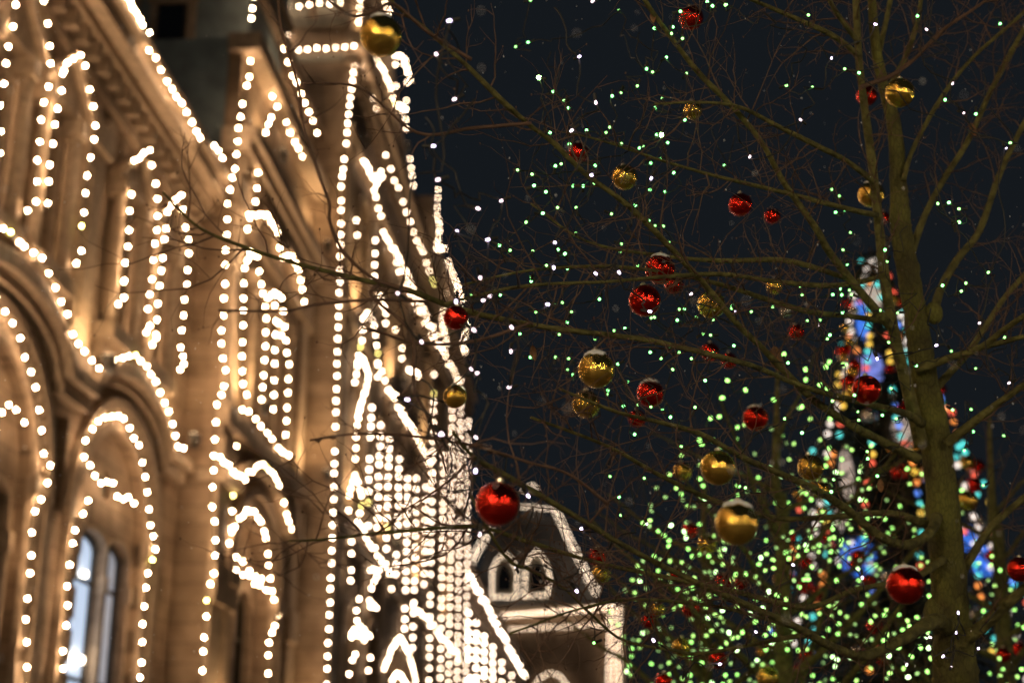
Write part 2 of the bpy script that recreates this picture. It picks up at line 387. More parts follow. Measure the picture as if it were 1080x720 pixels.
for k in range(12): y = 0.2 - 0.75 * k; td.box(39.8, 40.0, 28.0, 28.5, y - .18, y + .18)
bpart('cornice', td, M['trim'])
for k in range(4):
    y = -1.6 - 1.9 * k; f = MB().box(39.82, 39.86, 25.25, 26.65, y - .5, y + .5); o = bpart('window', f, M['frame'])
    MB().box(39.79, 39.815, 25.35, 26.55, y - .4, y + .4).build('pane', M['dark_glass'], o)
ga = MB(); ga.box(42.5, S1 + .3, 24.9, 25.25, 0.2, 1.35); ga.prism([(44.4, 25.2), (S1 + .3, 25.2), (S1 + .3, 27.1), (44.6, 27.1)], -6, 0.95); ga.box(44.4, S1 + .3, 27.1, 27.45, -6, 1.3)
bpart('attic', ga, M['stone'])
# --- central block
T0, T1 = 50.9, 104.0
hc = []; k = 0; c = T0 + 4.4
cens = []
while c < T1 - 3:
    cens.append(c); hc.append(arch_hole(c, 1.7, 0.3, 7.6, 1.6, 10)); hc.append(arch_hole(c, 1.15, 13.4, 17.3, 1.0, 8)); hc.append(arch_hole(c, 1.0, 21.8, 25.4, 0.9, 8)); c += 5.6
wl = MB().holes([(T0, 0), (T1, 0), (T1, 32), (T0, 32)], hc, 2.2, 0.7); wl.box(T0, T1, 0, 32, -14, 1.0); wl.box(T0, T0 + 1, 0, 31.9, 1.0, 2.18); wl.box(T1 - 1, T1, 0, 31.9, 1.0, 2.18)
bpart('wall', wl, M['stone'])
for o_ in hc: window(o_, 1.7)
le = MB()
for (h0, h1, pr) in ((11.3, 11.75, 2.4), (12.3, 12.55, 2.3), (20.0, 20.4, 2.45), (27.4, 27.8, 2.45), (30.4, 30.9, 2.5), (31.2, 31.9, 2.75)): le.box(T0 - (.3 if h0 > 30 else .05), T1 + .1, h0, h1, 2.0, pr)
k = T0 + .3
while k < T1: le.box(k, k + .3, 29.8, 30.38, 2.18, 2.42); k += .9
bpart('cornice', le, M['trim'])
for c in [T0 + 0.8] + [q + 2.8 for q in cens]:
    pl = MB()
    for h0, h1 in ((0, 11.3), (12.6, 20.0), (20.42, 27.38)): pl.box(c - .6, c + .6, h0, h1, 2.18, 2.27); pl.box(c - .7, c + .7, h1 - .7, h1 - .02, 2.18, 2.35)
    bpart('pilaster', pl, M['trim'])
for c in cens:
    for w_, h0, hs_, rs in ((1.72, .3, 7.6, 1.62), (1.17, 13.4, 17.3, 1.02), (1.02, 21.8, 25.4, .92)):
        bpart('archivolt', MB().strip(legs(c, w_, h0, hs_, rs, 10), legs(c, w_ + .26, h0, hs_, rs + .26, 10), 2.18, 2.3), M['trim'])
# towers on the central block
tw = MB(); tw.box(T0 + .1, 70.5, 31.9, 34.2, -6, 2.1); tw.prism([(T0 + .3, 34.2), (70.3, 34.2), (64.5, 37.4), (58.5, 41.5), (57.0, 46), (53.5, 46), (52.5, 38)], -5, 1.9)
tw.box(81.0, 100, 31.9, 34.0, -6, 2.1); tw.prism([(81.2, 34), (99.8, 34), (94, 36.6), (86, 36.6), (83, 38.4), (81.6, 38.4)], -5, 1.9)
bpart('tower', tw, M['stone'])
tf = MB()
for h0, h1, e in ((32.3, 32.6, .2), (33.7, 34.1, .3), (30.6, 31.0, 0.15)): tf.box(T0 - e + .1, T0 + .1, h0, h1, -6, 1.95)
for k in range(3): y = 1.2 - 1.3 * k; tf.box(T0 - .12, T0 + .1, 32.62, 33.6, y - .45, y + .45)
bpart('tower_flank', tf, M['panel'])
# --- far wing
W0, W1 = 104.0, 207.0
hw = []; c = W0 + 4
while c < W1 - 3: hw.append(arch_hole(c, 2.2, .3, 7.6, 2.1, 8)); hw.append(rect(c - 1.4, .6, 12.6, 15.6)); hw.append(rect(c + 1.4, .6, 12.6, 15.6)); c += 7.75
wl = MB().holes([(W0, 0), (W1, 0), (W1, 20.2), (W0, 20.2)], hw, 1.0, .6); wl.box(W0 + .02, W1 - .02, 0, 20.2, -14, 0); bpart('wall', wl, M['stone'])
gl = MB()
for o_ in hw: gl.prism(o_, .35, .45)
bpart('glazing', gl, M['dark_glass'])
le = MB()
for (h0, h1, pr) in ((10.6, 11, 1.4), (17.4, 17.8, 1.3), (18.8, 19.6, 1.6), (19.62, 20.3, 1.9)): le.box(W0, W1, h0, h1, .9, pr)
bpart('cornice', le, M['trim'])

# ------------------------------------------------------------------ bulb strings on the building
NB = {}
def bulb_me(r, k=0.15):
    key = round(r, 4); old = (round(r * 1e4) % 10) == 4
    if key not in NB:
        b = MB(); b.lathe([(r * .25, -r), (r * .8, -r * .55), (r, 0.05 * r), (r * .72, r * .7), (r * .1, r)], 7)
        kk, cc = (0.125, WARM) if r < .042 else ((0.075, (1, .72, .48)) if r < .06 else ((0.085, (1, .74, .53)) if r < .09 else ((0.3, (1, .75, .55)) if r < .12 else (0.13, (1, .76, .54)))))
        NB[key] = b.mesh('bulb', bulbmat(('yellowed_bulb_%03d' if old else 'warm_bulb_%03d') % int(r * 1000), r, kk * (.4 if old else 1), (1, .82, .22) if old else cc), True)
    return NB[key]
def resample(pts, step, jit=0.0):
    out = [pts[0]]; acc = 0.0
    for a, b in zip(pts, pts[1:]):
        L = (b - a).length
        if L < 1e-6: continue
        d = step - acc
        while d <= L:
            out.append(a + (b - a) * (d / L)); d += step
        acc = L - (d - step)
    if jit: out = [q + Vector((rnd.uniform(-jit, jit), 0, rnd.uniform(-jit, jit))) for q in out]
    return out
NBULB = [0]
def garland(lines, label, r, step, group, one_mesh=False, name='light_string'):
    """lines: polylines in facade coordinates (Vector(s, -p, h)); cord + one bulb object per bulb"""
    allp = [resample(l, step, step * 0.13) for l in lines]
    o = allp[0][0]
    base = Vector(o)
    cord = MB()
    for l in lines:
        l2 = [q - base + Vector((0, r * 1.1, 0)) for q in l]
        cord.tube(l2, 0.012 if r < .07 else .02, 3)
    if one_mesh:
        rootmb = MB(); key = bulb_me(r)
        for pl_ in allp:
            for q in pl_: rootmb.lathe([(r * .25, -r), (r * .9, -r * .5), (r, 0.2 * r), (r * .3, r)], 5, q - base)
        ob = rootmb.build(name, key.materials[0]); ob.location = BLD_LOC + Matrix.Rotation(BLD_ROT, 3, 'Z') @ base; ob.rotation_euler = (0, 0, BLD_ROT)
        cord.build('cord', M['cord'], ob)
        tag(ob, label, 'light string', group); NBULB[0] += sum(map(len, allp)); return ob
    root = thing(name, label, 'light string', BLD_LOC + Matrix.Rotation(BLD_ROT, 3, 'Z') @ base, BLD_ROT, group)
    cord.build('cord', M['cord'], root)
    me = bulb_me(r); old = bulb_me(r + .0004); n = 0
    for pl_ in allp:
        for q in pl_:
            u = rnd.random()
            if u < .012: continue
            if n < 100: link('bulb', old if u > .982 else me, root, q - base)
            n += 1
    NBULB[0] += n
    return root
def px(p, *pts): return [Vector((fac(x, y, p)[0], -p, fac(x, y, p)[1])) for x, y in pts]
def v3(p, *pts): return [Vector((s, -p, h)) for s, h in pts]
GA = 'bulb strings on the near wing'
RA = 0.025; ST = 0.45
garland([px(1.12, (118, -30), (137, 1), (160, 40)), px(1.12, (158, 53), (187, 102), (215, 150)), px(1.12, (226, 153), (235, 166))], 'string of bulbs along the top cornice of the near wing', RA, .47, GA)
garland([px(.6, (20, -12), (14, 21), (10, 39), (4, 78), (0, 115), (1, 152), (-2, 180))], 'sparse string of bulbs down the window column at the picture edge', RA, ST, GA)
garland([px(.6, (46, 3), (55, 61), (49, 97), (43, 134), (38, 211), (29, 223), (27, 243))], 'string of bulbs down a window column, just beyond the one at the picture edge', RA, ST, GA)
garland([px(.58, (67, 77), (68, 66), (88, 58), (102, 126), (94, 177), (87, 230), (86, 265), (79, 278)), px(.55, (67, 77), (59, 131), (51, 186), (49, 228))], 'string of bulbs round the pedimented upper window above the first two arches', RA, ST, GA)
garland([px(.58, (131, 297), (141, 182), (142, 169), (157, 157), (168, 219), (164, 250), (158, 314), (156, 330), (159, 347), (151, 358)), px(.58, (131, 297), (131, 315), (121, 327))], 'string of bulbs round the pedimented window beside the pavilion pier, first of two', RA, ST, GA)
garland([px(.58, (165, 356), (166, 326), (172, 262), (176, 232), (178, 220), (191, 207), (200, 264), (193, 339), (190, 369), (196, 382), (187, 393)), px(.58, (165, 356), (158, 369))], 'string of bulbs round the pedimented window nearest the pavilion pier', RA, ST, GA)
garland([px(.55, (-8, 233), (5, 240), (27, 258)), px(.55, (27, 258), (45, 274), (64, 313), (76, 343), (79, 361), (88, 371), (108, 391))], 'string of bulbs over the hood of the arch at the picture edge', RA, ST, GA)
garland([px(.55, (110, 387), (117, 381), (134, 374), (146, 377), (157, 387), (166, 405), (180, 435), (186, 461), (187, 471), (198, 475))], 'string of bulbs over the hood of the arch with the lit window', RA, ST, GA)
garland([px(.3, (-4, 315), (4, 329), (19, 352), (37, 401), (42, 440), (46, 474), (54, 496), (48, 517), (37, 533), (32, 594), (27, 656), (28, 696), (30, 724))], 'string of bulbs down the inner edge of the arch at the picture edge', RA, ST, GA)
garland([px(0.2, (-4, 452), (2, 439), (7, 428), (14, 427), (28, 447))], 'short curl of bulbs over the small arch at the picture edge', RA, .4, GA)
garland([px(.3, (88, 481), (91, 463), (103, 443), (118, 436), (131, 444), (146, 469), (156, 513), (157, 547), (165, 577), (154, 609), (151, 659), (148, 722))], 'string of bulbs round the big arch with the lit window', RA, ST, GA)
garland([px(0.12, (88, 481), (99, 499), (106, 509), (112, 505), (118, 508), (127, 530), (136, 523), (141, 529), (146, 539)), px(.32, (93, 530), (78, 562), (73, 600), (69, 659), (66, 699), (71, 722))], 'wavy string of bulbs over the lit shop window and down its jamb', RA, .45, GA)
GB = 'bulb strings on the first pavilion'
RB = 0.031
garland([px(1.2, (270, -14), (265, 22), (264, 74), (259, 102), (254, 116), (249, 171), (240, 216), (237, 300), (233, 374), (237, 385), (238, 401), (229, 429), (227, 460), (224, 531), (228, 572), (225, 604), (218, 635), (213, 722))], 'tall string of bulbs down the near corner of the first pavilion', RB, .48, GB)
garland([px(1.2, (251, 438), (249, 475), (246, 516), (244, 560), (242, 575))], 'short string of bulbs beside the pavilion corner above its arch', RB, .48, GB)
garland([px(1.45, (232, 484), (246, 495), (258, 508), (262, 499), (278, 488), (292, 504), (300, 532), (309, 563))], 'string of bulbs over the hood of the pavilion arch', RB, .48, GB)
garland([px(1.2, (244, 560), (252, 547), (261, 536), (270, 540), (280, 562), (286, 622), (294, 649), (284, 674), (282, 722))], 'string of bulbs round the pavilion arch', RB, .48, GB)
garland([px(1.0, (243, 592), (250, 587), (256, 591), (271, 606), (285, 624)), px(1.0, (249, 600), (260, 604), (264, 615), (277, 622)), px(1.0, (249, 621), (240, 649), (237, 677), (236, 720))], 'clustered string of bulbs inside the pavilion arch and down its jamb', RB, .8, GB)
garland([px(1.45, (286, 125), (278, 149), (274, 173), (269, 214), (261, 241))], 'string of bulbs bending down to the pavilion window hood', RB, .48, GB)
garland([px(1.45, (261, 241), (262, 228), (270, 225), (283, 228), (292, 243), (296, 264)), px(1.45, (299, 273), (307, 268), (314, 281), (319, 306), (323, 329))], 'string of bulbs over the double hood of the pavilion window', RB, .5, GB)
garland([px(1.44, (264, 267), (258, 281), (257, 322), (255, 380), (256, 404), (261, 417)), px(1.44, (264, 267), (271, 270), (275, 297), (281, 332), (279, 384), (276, 426))], 'string of bulbs round the first light of the pavilion window', RB, .45, GB)
garland([px(1.44, (282, 315), (290, 309), (291, 332), (290, 384), (287, 446)), px(1.44, (290, 309), (298, 316), (301, 354), (305, 389), (302, 451), (301, 467)), px(1.44, (294, 340), (296, 352), (298, 362))], 'string of bulbs round the second light of the pavilion window', RB, .5, GB)
garland([px(1.42, (256, 431), (273, 446), (291, 467), (309, 487))], 'string of bulbs along the sill of the pavilion window', RB, .8, GB)
garland([px(1.35, (287, 99), (306, 138), (327, 181)), px(1.35, (290, 70), (282, 80), (287, 99))], 'lower of two bulb strings along the pavilion roof edge', RB, .72, GB)
garland([px(1.35, (299, 52), (310, 82), (336, 142))], 'upper of two bulb strings along the pavilion roof edge', RB, .75, GB)
GC = 'bulb strings on the central block'
RC = 0.043
def ep(s, *pts): return [Vector((s, -endf(x, y, s)[0], endf(x, y, s)[1])) for x, y in pts]
garland([ep(50.7, (303, -8), (302, 14), (299, 30), (304, 39), (298, 60)), ep(50.6, (293, -4), (291, 8), (297, 25))], 'double string of bulbs on the rear corner of the central tower', RC, .42, GC)
garland([ep(50.5, (305, 53), (344, 52), (379, 47))], 'horizontal string of bulbs across the flank of the central tower, lower row', RC, .38, GC)
garland([ep(50.5, (305, 8), (337, 4), (372, 4))], 'horizontal string of bulbs across the flank of the central tower, upper row', RC, .42, GC)
garland([px(2.35, (381, -10), (377, 40), (371, 90), (366, 140), (360, 195), (358.5, 290), (355, 400), (352.5, 500), (349.5, 600), (344, 726))], 'tall string of bulbs down the near corner of the central block', RC, .46, GC)
PC = 2.5
def cg(label, *lines, step=.5, r=RC, p=PC): garland([px(p, *l) for l in lines], label, r, step, GC)
cg('string of bulbs sloping along the tower eaves beside the gold bauble', [(377, 62), (415, 164)], step=.95, p=2.4)
cg('string of bulbs sloping down the central tower gable', [(398, 63), (408, 82), (417, 110), (427, 115)], [(404, -6), (408, 8), (412, 14)], step=.7, p=2.3)
cg('cluster of bulbs down the outer edge of the tower roof', [(417, 63), (422, 55), (430, 80), (428, 97), (430, 113), (424, 118)], [(417, 70), (418, 100)], step=1.1, p=2.3)
cg('string of bulbs falling steeply against the night sky', [(428, 126), (430, 153), (434, 180), (437, 201)], [(426, 60), (433, 85)], step=.6, p=2.3)
cg('dense string of bulbs along the main cornice of the central block', [(407, 168), (433, 234), (461, 306)], step=1.35, p=2.8)
cg('zigzag string of bulbs under the main cornice', [(383, 167), (388, 180), (393, 191), (404, 182), (402, 189), (394, 201), (402, 227), (403, 240), (407, 251), (418, 268), (427, 286), (436, 303)], [(386, 172), (392, 178)], [(416, 262), (421, 290)], step=.85)
cg('short upright string of bulbs on the upper storey, fifth column', [(396, 254), (395, 294)], step=.55)
cg('short upright string of bulbs on the upper storey close to the corner string', [(376, 234), (377, 255)], step=.5)
cg('upright string of bulbs on the second tower against the sky', [(462, 200), (461, 228), (464, 240), (460, 262), (469, 263)], step=.62, p=2.3)
cg('short string of bulbs under the second tower', [(444, 234), (449, 256)], step=.5)
cg('string of bulbs down the outline of the second tower roof', [(473, 276), (482, 301), (486, 330), (493, 345), (487, 365), (491, 372), (482, 378)], step=1.0, p=2.3)
cg('string of bulbs round an arched window high on the central block', [(377, 384), (382, 357), (383, 337), (388, 328), (394, 339), (399, 378), (398, 398)], [(377, 384), (374, 409)], step=.5)
cg('zigzag string of bulbs under the high arched window', [(382, 376), (389, 395), (386, 410), (376, 441)], step=.42)
cg('string of bulbs along the middle ledge of the central block', [(399, 386), (411, 413), (426, 440), (439, 458), (450, 480), (456, 500)], [(411, 410), (418, 416)], [(424, 438), (432, 444)], step=1.0)
cg('paired bulbs beside the high arched window', [(417, 347), (417, 358)], [(424, 367), (424, 380)], [(431, 389), (441, 393), (441, 405)], step=.5)
cg('bulbs in a broken line beside the dark branch', [(400, 313), (407, 328), (407, 342)], step=.5)
cg('dense string of bulbs along the upper ledge of the central block', [(429, 304), (449, 340), (467, 371), (484, 404)], [(436, 306), (452, 338), (470, 372)], step=1.5)
cg('string of bulbs down the upper storey beside the small gold bauble', [(470, 310), (466, 340), (472, 365)], [(482, 300), (488, 320)], step=.6)
cg('string of bulbs stepping over the hood of the central arch', [(377, 551), (384, 562), (393, 576), (402, 589), (411, 602), (413, 622)], step=.75)
cg('string of bulbs round the central arch', [(405, 706), (413, 684), (422, 671), (431, 687), (439, 718)], [(412, 722), (417, 710), (424, 712), (430, 724)], step=.5, p=2.4)
cg('upright string of bulbs beside the corner string, upper part', [(380, 434), (376, 452), (374, 500), (380, 516), (382, 530), (379, 542)], [(374, 500), (369, 520), (367, 545)], step=.48)
cg('upright string of bulbs beside the corner string, lower part', [(371, 571), (370, 610), (369, 625)], step=.5)
cg('cluster of bulbs round the small window over the central door', [(391, 600), (400, 603), (392, 616), (391, 640), (398, 640), (388, 634)], [(379, 631), (375, 646), (379, 658), (390, 671)], [(374, 662), (369, 674), (382, 668), (387, 676)], [(391, 692), (387, 712)], [(375, 688), (370, 702), (367, 714)], step=.75)
for i, (x, y0, y1) in enumerate([(392, 436, 560), (402, 443, 562), (411, 464, 585), (421, 478, 610), (430, 500, 662), (439, 506, 690), (449, 520, 625), (458, 394, 722), (468, 480, 722), (477, 436, 722), (486, 404, 722), (494, 440, 722)]):
    s_, h1 = fac(x, y0, 2.45); x2 = x - (y1 - y0) * (540 - x) * 0.00022; _, h0 = fac(x2, y1, 2.45)
    ordn = ['first', 'second', 'third', 'fourth', 'fifth', 'sixth', 'seventh', 'eighth', 'ninth', 'tenth', 'eleventh', 'twelfth', 'thirteenth', 'fourteenth', 'fifteenth', 'sixteenth'][i]
    garland([v3(2.45, (s_, h1 + rnd.uniform(-.3, .3)), (s_ + rnd.uniform(-.25, .25), (h1 + h0) / 2), (s_ + rnd.uniform(-.2, .2), max(h0, 2.5)))], 'hanging curtain string of bulbs on the central block, %s from the corner string' % ordn, 0.062, .46 if i < 5 else .58, 'curtain strings on the central block')
cg('row of bulbs along the lower ledge of the central block', [(436, 638), (449, 650)], [(473, 680), (484, 693)], [(449, 650), (473, 680)], step=1.3)
GW = 'bulb strings on the far wing'
garland([px(2.0, (476, 572), (485, 588), (554, 713))], 'string of bulbs along the cornice of the far wing', .10, 2.2, GW, True)
for k in (105, 112, 119, 127, 137, 149, 165, 185):
    hh = 16.8 + rnd.uniform(-.4, .4)
    garland([v3(1.5, (k, 2.0), (k, hh))], 'hanging string of bulbs in the dense curtain on the far wing', .10, .72 if k < 140 else .95, 'curtain strings on the far wing', True)
garland([v3(1.6, (104.5, 11.1), (205, 11.1))], 'string of bulbs along the middle ledge of the far wing', .10, 4.5, GW, True)

# the same strings on the bays that stand beside and behind the viewer
for c in CEN[2:]:
    garland([v3(.22, *legs(c, 2.6, 1.0, 8.4, 2.4, 24))], 'string of bulbs round a big arch outside the picture', .04, .6, 'bulb strings beside and behind the viewer', True)
    garland([v3(.55, *arc(c + .05, 10.95, 3.1, 1.25, 20))], 'string of bulbs over an arch hood outside the picture', .04, .6, 'bulb strings beside and behind the viewer', True)
    for dx in (-1.42, 1.42): x = c + dx; garland([v3(.58, (x - 1.05, 12.8), (x - 1.05, 16.7), (x, 17.8), (x + 1.05, 16.7), (x + 1.05, 12.8))], 'string of bulbs round an upper window outside the picture', .04, .6, 'bulb strings beside and behind the viewer', True)
garland([v3(1.12, (A0, 19.85), (30.0, 19.85))], 'string of bulbs along the cornice beside and behind the viewer', .04, .5, 'bulb strings beside and behind the viewer', True)
# uplights standing on the ledges
def floodlight(s_, p, h, label, power, aim=(0, .55)):
    b = BLD_LOC + Matrix.Rotation(BLD_ROT, 3, 'Z') @ Vector((s_, -p, h)); t = thing('floodlight', label, 'floodlight', b, BLD_ROT, 'uplights on the facade ledges')
    hb_ = MB().box(-.16, .16, .1, .34, -.12, .12); hb_.box(-.2, -.165, 0, .26, -.04, .04); hb_.box(.165, .2, 0, .26, -.04, .04); hb_.box(-.2, .2, -.02, 0.0, -.1, .1); hb_.build('housing', M['frame'], t)
    MB().box(-.13, .13, .345, .36, -.09, .09).build('lens', FL, t)
    ld = bpy.data.lights.new('uplight', 'SPOT'); ld.energy = power; ld.color = (1, .66, .34); ld.spot_size = R(150); ld.spot_blend = 1; ld.shadow_soft_size = .12
    lo = bpy.data.objects.new('uplight', ld); COL.objects.link(lo); lo.parent = t; lo.location = (0, 0, .45); lo.rotation_euler = Vector((0, aim[1], 1)).to_track_quat('-Z', 'Y').to_euler()
FL = mat('flood_lens', (.8, .7, .5), .3, emit=(1, .7, .4), strength=3)
for i, c in enumerate(CEN[:3]):
    n_ = ('over the pier right of the lit arch', 'over the pier between the first two arches', 'over a pier outside the picture')[i]
    floodlight(c + 3.9 if i else c + 3.2, .95, 11.1, 'small uplight ' + n_, 150)
floodlight(40.6, 2.0, 12.95, 'small uplight on the first pavilion ledge, near end', 300); floodlight(49.6, 2.2, 12.95, 'small uplight on the first pavilion ledge, far end', 330); floodlight(49.4, 1.9, 21.75, 'small uplight on the first pavilion cornice', 300); floodlight(41.6, 1.9, 21.75, 'small uplight on the first pavilion cornice, near end', 200)
floodlight(40.4, 1.6, 3.2, 'small uplight low on the first pavilion pier', 300); floodlight(49.8, 1.6, 3.2, 'small uplight low beside the central block', 350)
for s_, h, w_ in ((54, 12.6, 'lower ledge, nearest'), (62, 12.6, 'lower ledge, second'), (74, 12.6, 'lower ledge, third'), (88, 12.6, 'lower ledge, farthest'), (53.5, 20.45, 'middle ledge, nearest'), (63, 20.45, 'middle ledge, second'), (76, 20.45, 'middle ledge, third'), (53, 32.0, 'top cornice, nearest'), (62, 32.0, 'top cornice, second'), (90, 32.0, 'top cornice, farthest')):
    floodlight(s_, 3.0, h, 'small uplight on the central block, ' + w_, 420)
# unseen lamp posts of the square, placed to light tree, facade and baubles
def street_lamp(x, y, label, st):
    t = thing('street_lamp', label, 'street lamp', (x, y, 0), 0, 'lamp posts of the square')
    p = MB(); p.lathe([(.22, 0), (.22, .15), (.16, .2), (.14, .7), (.09, .8), (.06, 1.2), (.05, 4.0), (.09, 4.05), (.09, 4.15)], 12); p.build('post', M['frame'], t, True)
    hd = MB(); hd.ball(Vector((0, 0, 4.42)), .24, 16, 10); hd.build('lamp_globe', mat('lamp_globe_glass', (.9, .9, .85), .3, emit=(1, .80, .52), strength=st), t, True)
    tp = MB(); tp.lathe([(.2, 4.64), (.12, 4.74), (.02, 4.9)], 12); tp.build('lamp_cap', M['frame'], t)
street_lamp(-3.2, -3.2, 'unseen globe lamp post behind the viewer toward the arcade', 260)  # strength raised as frontal fill on the facade
street_lamp(5.2, -2.2, 'unseen globe lamp post behind the viewer on the tree side', 150)
for x, y, lab in ((-4.5, -15, 'added distant globe lamp post behind the viewer near the arcade'), (6.5, -14, 'added distant globe lamp post behind the viewer, tree side'), (0, -27, 'farthest added globe lamp post behind the viewer'), (12.5, -5, 'added globe lamp post far out on the tree side'), (15, 9, 'added globe lamp post beyond the right edge of the picture')): street_lamp(x, y, lab, 150)  # added out of view for more glints in the baubles

# ------------------------------------------------------------------ the building that closes the view
SE = 214.0
E_ = thing('corner_building', 'steep roofed building with twin pointed dormers closing the view', 'building', BLD_LOC, BLD_ROT)
def q_(x, y): return endf(x, y, SE)
pL, _ = q_(488, 650); pR, hE = q_(656, 640); _, hE2 = q_(600, 662)
class EB(MB):
    def ebox(s, p0, p1, h0, h1, s0, s1): return s.box(s0, s1, h0, h1, p0, p1)
e = EB(); e.ebox(pL, pR, 0, hE, SE, SE + 30)
for k in range(4): a = pL + 3 + k * 4.6; e.ebox(a, a + .9, 2, hE2 - 1, SE - .25, SE)
e.build('wall', M['stone'], E_)
c = EB(); c.ebox(pL - .3, pR + .3, hE - .6, hE + .2, SE - .7, SE + 30); c.ebox(pL, pR, hE2 - .3, hE2 + .15, SE - .4, SE); c.ebox(pR - 2.2, pR + .1, 2, hE2, SE - .35, SE); c.build('cornice', M['trim'], E_)
rL, hr = q_(494, 628); rR, _ = q_(633, 628); tL, ht = q_(520, 537); tR, _ = q_(584, 535)
rm = MB()
rm.v = [(SE + .2, -rL, hE), (SE + .2, -rR, hE), (SE + 26, -rR, hE), (SE + 26, -rL, hE), (SE + 6, -tL, ht), (SE + 6, -tR, ht), (SE + 20, -tR, ht), (SE + 20, -tL, ht)]
rm.f = [(0, 1, 5, 4), (1, 2, 6, 5), (2, 3, 7, 6), (3, 0, 4, 7), (4, 5, 6, 7)]
M['slate'] = mat('slate_roof', (0.13, 0.125, 0.125), 0.6, var=.25, scale=1.2); roofE = rm.build('roof', M['slate'], E_)
ta, hta = q_(549, 533); tb, _ = q_(570, 533); tt, htt = q_(558, 508)
MB().box(SE + 6.5, SE + 10, ht - .5, htt - 2, ta, tb).build('finial_block', M['slate'], roofE)
for xs in ((517, 546), (551, 582)):
    a, h0 = q_(xs[0], 629); b, h1 = q_(xs[1], 584); m_, ha = q_((xs[0] + xs[1]) / 2, 578)
    d = MB(); out = [(a, h0 - .3), (b, h0 - .3), (b, h1 - 3), ((a + b) / 2 + (b - a) * .33, h1 - .8), ((a + b) / 2, ha), ((a + b) / 2 - (b - a) * .33, h1 - .8), (a, h1 - 3)]
    n = len(out)
    d.v = [(SE + .3, -q[0], q[1]) for q in out] + [(SE + 8, -q[0], q[1]) for q in out]
    d.f = [tuple(range(n)), tuple(reversed(range(n, 2 * n)))] + [(i, n + i, n + (i + 1) % n, (i + 1) % n) for i in range(n)]
    do = d.build('dormer', M['panel'], E_)
    cx = (a + b) / 2; cyh = h0 + 2.6
    g_ = MB(); out2 = [(cx + (q[0] - cx) * .55, cyh + (q[1] - cyh) * .6) for q in out]; g_.v = [(SE + .22, -q[0], q[1]) for q in out2] + [(SE + .28, -q[0], q[1]) for q in out2]
    g_.f = [tuple(range(n)), tuple(reversed(range(n, 2 * n)))] + [(i, n + i, n + (i + 1) % n, (i + 1) % n) for i in range(n)]
    g_.build('pane', M['dark_glass'], do)
GE = 'bulb strings on the corner building'
def eg(label, *lines, step=.62, ds=-.5, r=.13): garland([ep(SE + ds, *l) for l in lines], label, r, step, GE, True)
eg('string of bulbs round the first pointed dormer', [(519, 629), (519, 600), (524, 590), (532, 583), (540, 590), (545, 600), (545, 629), (519, 629)])
eg('string of bulbs round the second pointed dormer', [(553, 628), (554, 600), (558, 588), (566, 580), (574, 589), (580, 605), (578, 627), (553, 628)])
eg('string of bulbs along the roof ridge of the corner building', [(549, 534), (583, 536)], [(552, 517), (560, 511), (566, 515)], ds=5.5)
eg('string of bulbs down the roof edge toward the green lights', [(584, 537), (600, 572), (620, 612), (629, 628)], [(588, 537), (604, 572), (624, 612), (632, 624)], ds=-.3)
eg('string of bulbs down the roof edge beside the arcade', [(514, 556), (494, 594)], [(518, 558), (499, 594)], ds=-.3)
eg('upper row of bulbs across the corner building cornice', [(516, 649), (580, 644), (652, 638)], [(516, 651), (580, 646), (652, 641)], ds=-1)
eg('lower row of bulbs across the corner building cornice', [(526, 664), (580, 661), (638, 659)], ds=-1)
eg('thick column of bulbs down the end pillar of the corner building', [(643, 640), (641, 724)], [(648, 640), (647, 724)], [(654, 640), (653, 724)], ds=-1)
eg('string of bulbs over the arched door of the corner building', [(562, 726), (570, 714), (580, 709), (590, 712), (600, 724)], ds=-1)
#TREE
# ------------------------------------------------------------------ the decorated bare tree
def smooth(pts, n=5):
    """Catmull-Rom through (Vector, radius) pairs"""
    out = []
    P = [pts[0]] + pts + [pts[-1]]
    for i in range(1, len(P) - 2):
        for k in range(n):
            t = k / n
            def cr(a, b, c, d): return 0.5 * ((2 * b) + (c - a) * t + (2 * a - 5 * b + 4 * c - d) * t * t + (3 * b - a - 3 * c + d) * t * t * t)
            out.append((cr(P[i - 1][0], P[i][0], P[i + 1][0], P[i + 2][0]), max(0.0012, cr(P[i - 1][1], P[i][1], P[i + 1][1], P[i + 2][1]))))
    out.append(pts[-1]); return out
def crooked(p, d, L, r, seg=6, wob=0.35, up=0.05):
    pts = [p.copy()]; rr = [r]; d = d.normalized()
    for i in range(seg):
        d = (d + Vector((rnd.gauss(0, wob), rnd.gauss(0, wob), rnd.gauss(0, wob) + up)) * 0.5).normalized()
        pts.append(pts[-1] + d * (L / seg)); rr.append(r * (1 - 0.75 * (i + 1) / seg))
    return pts, rr
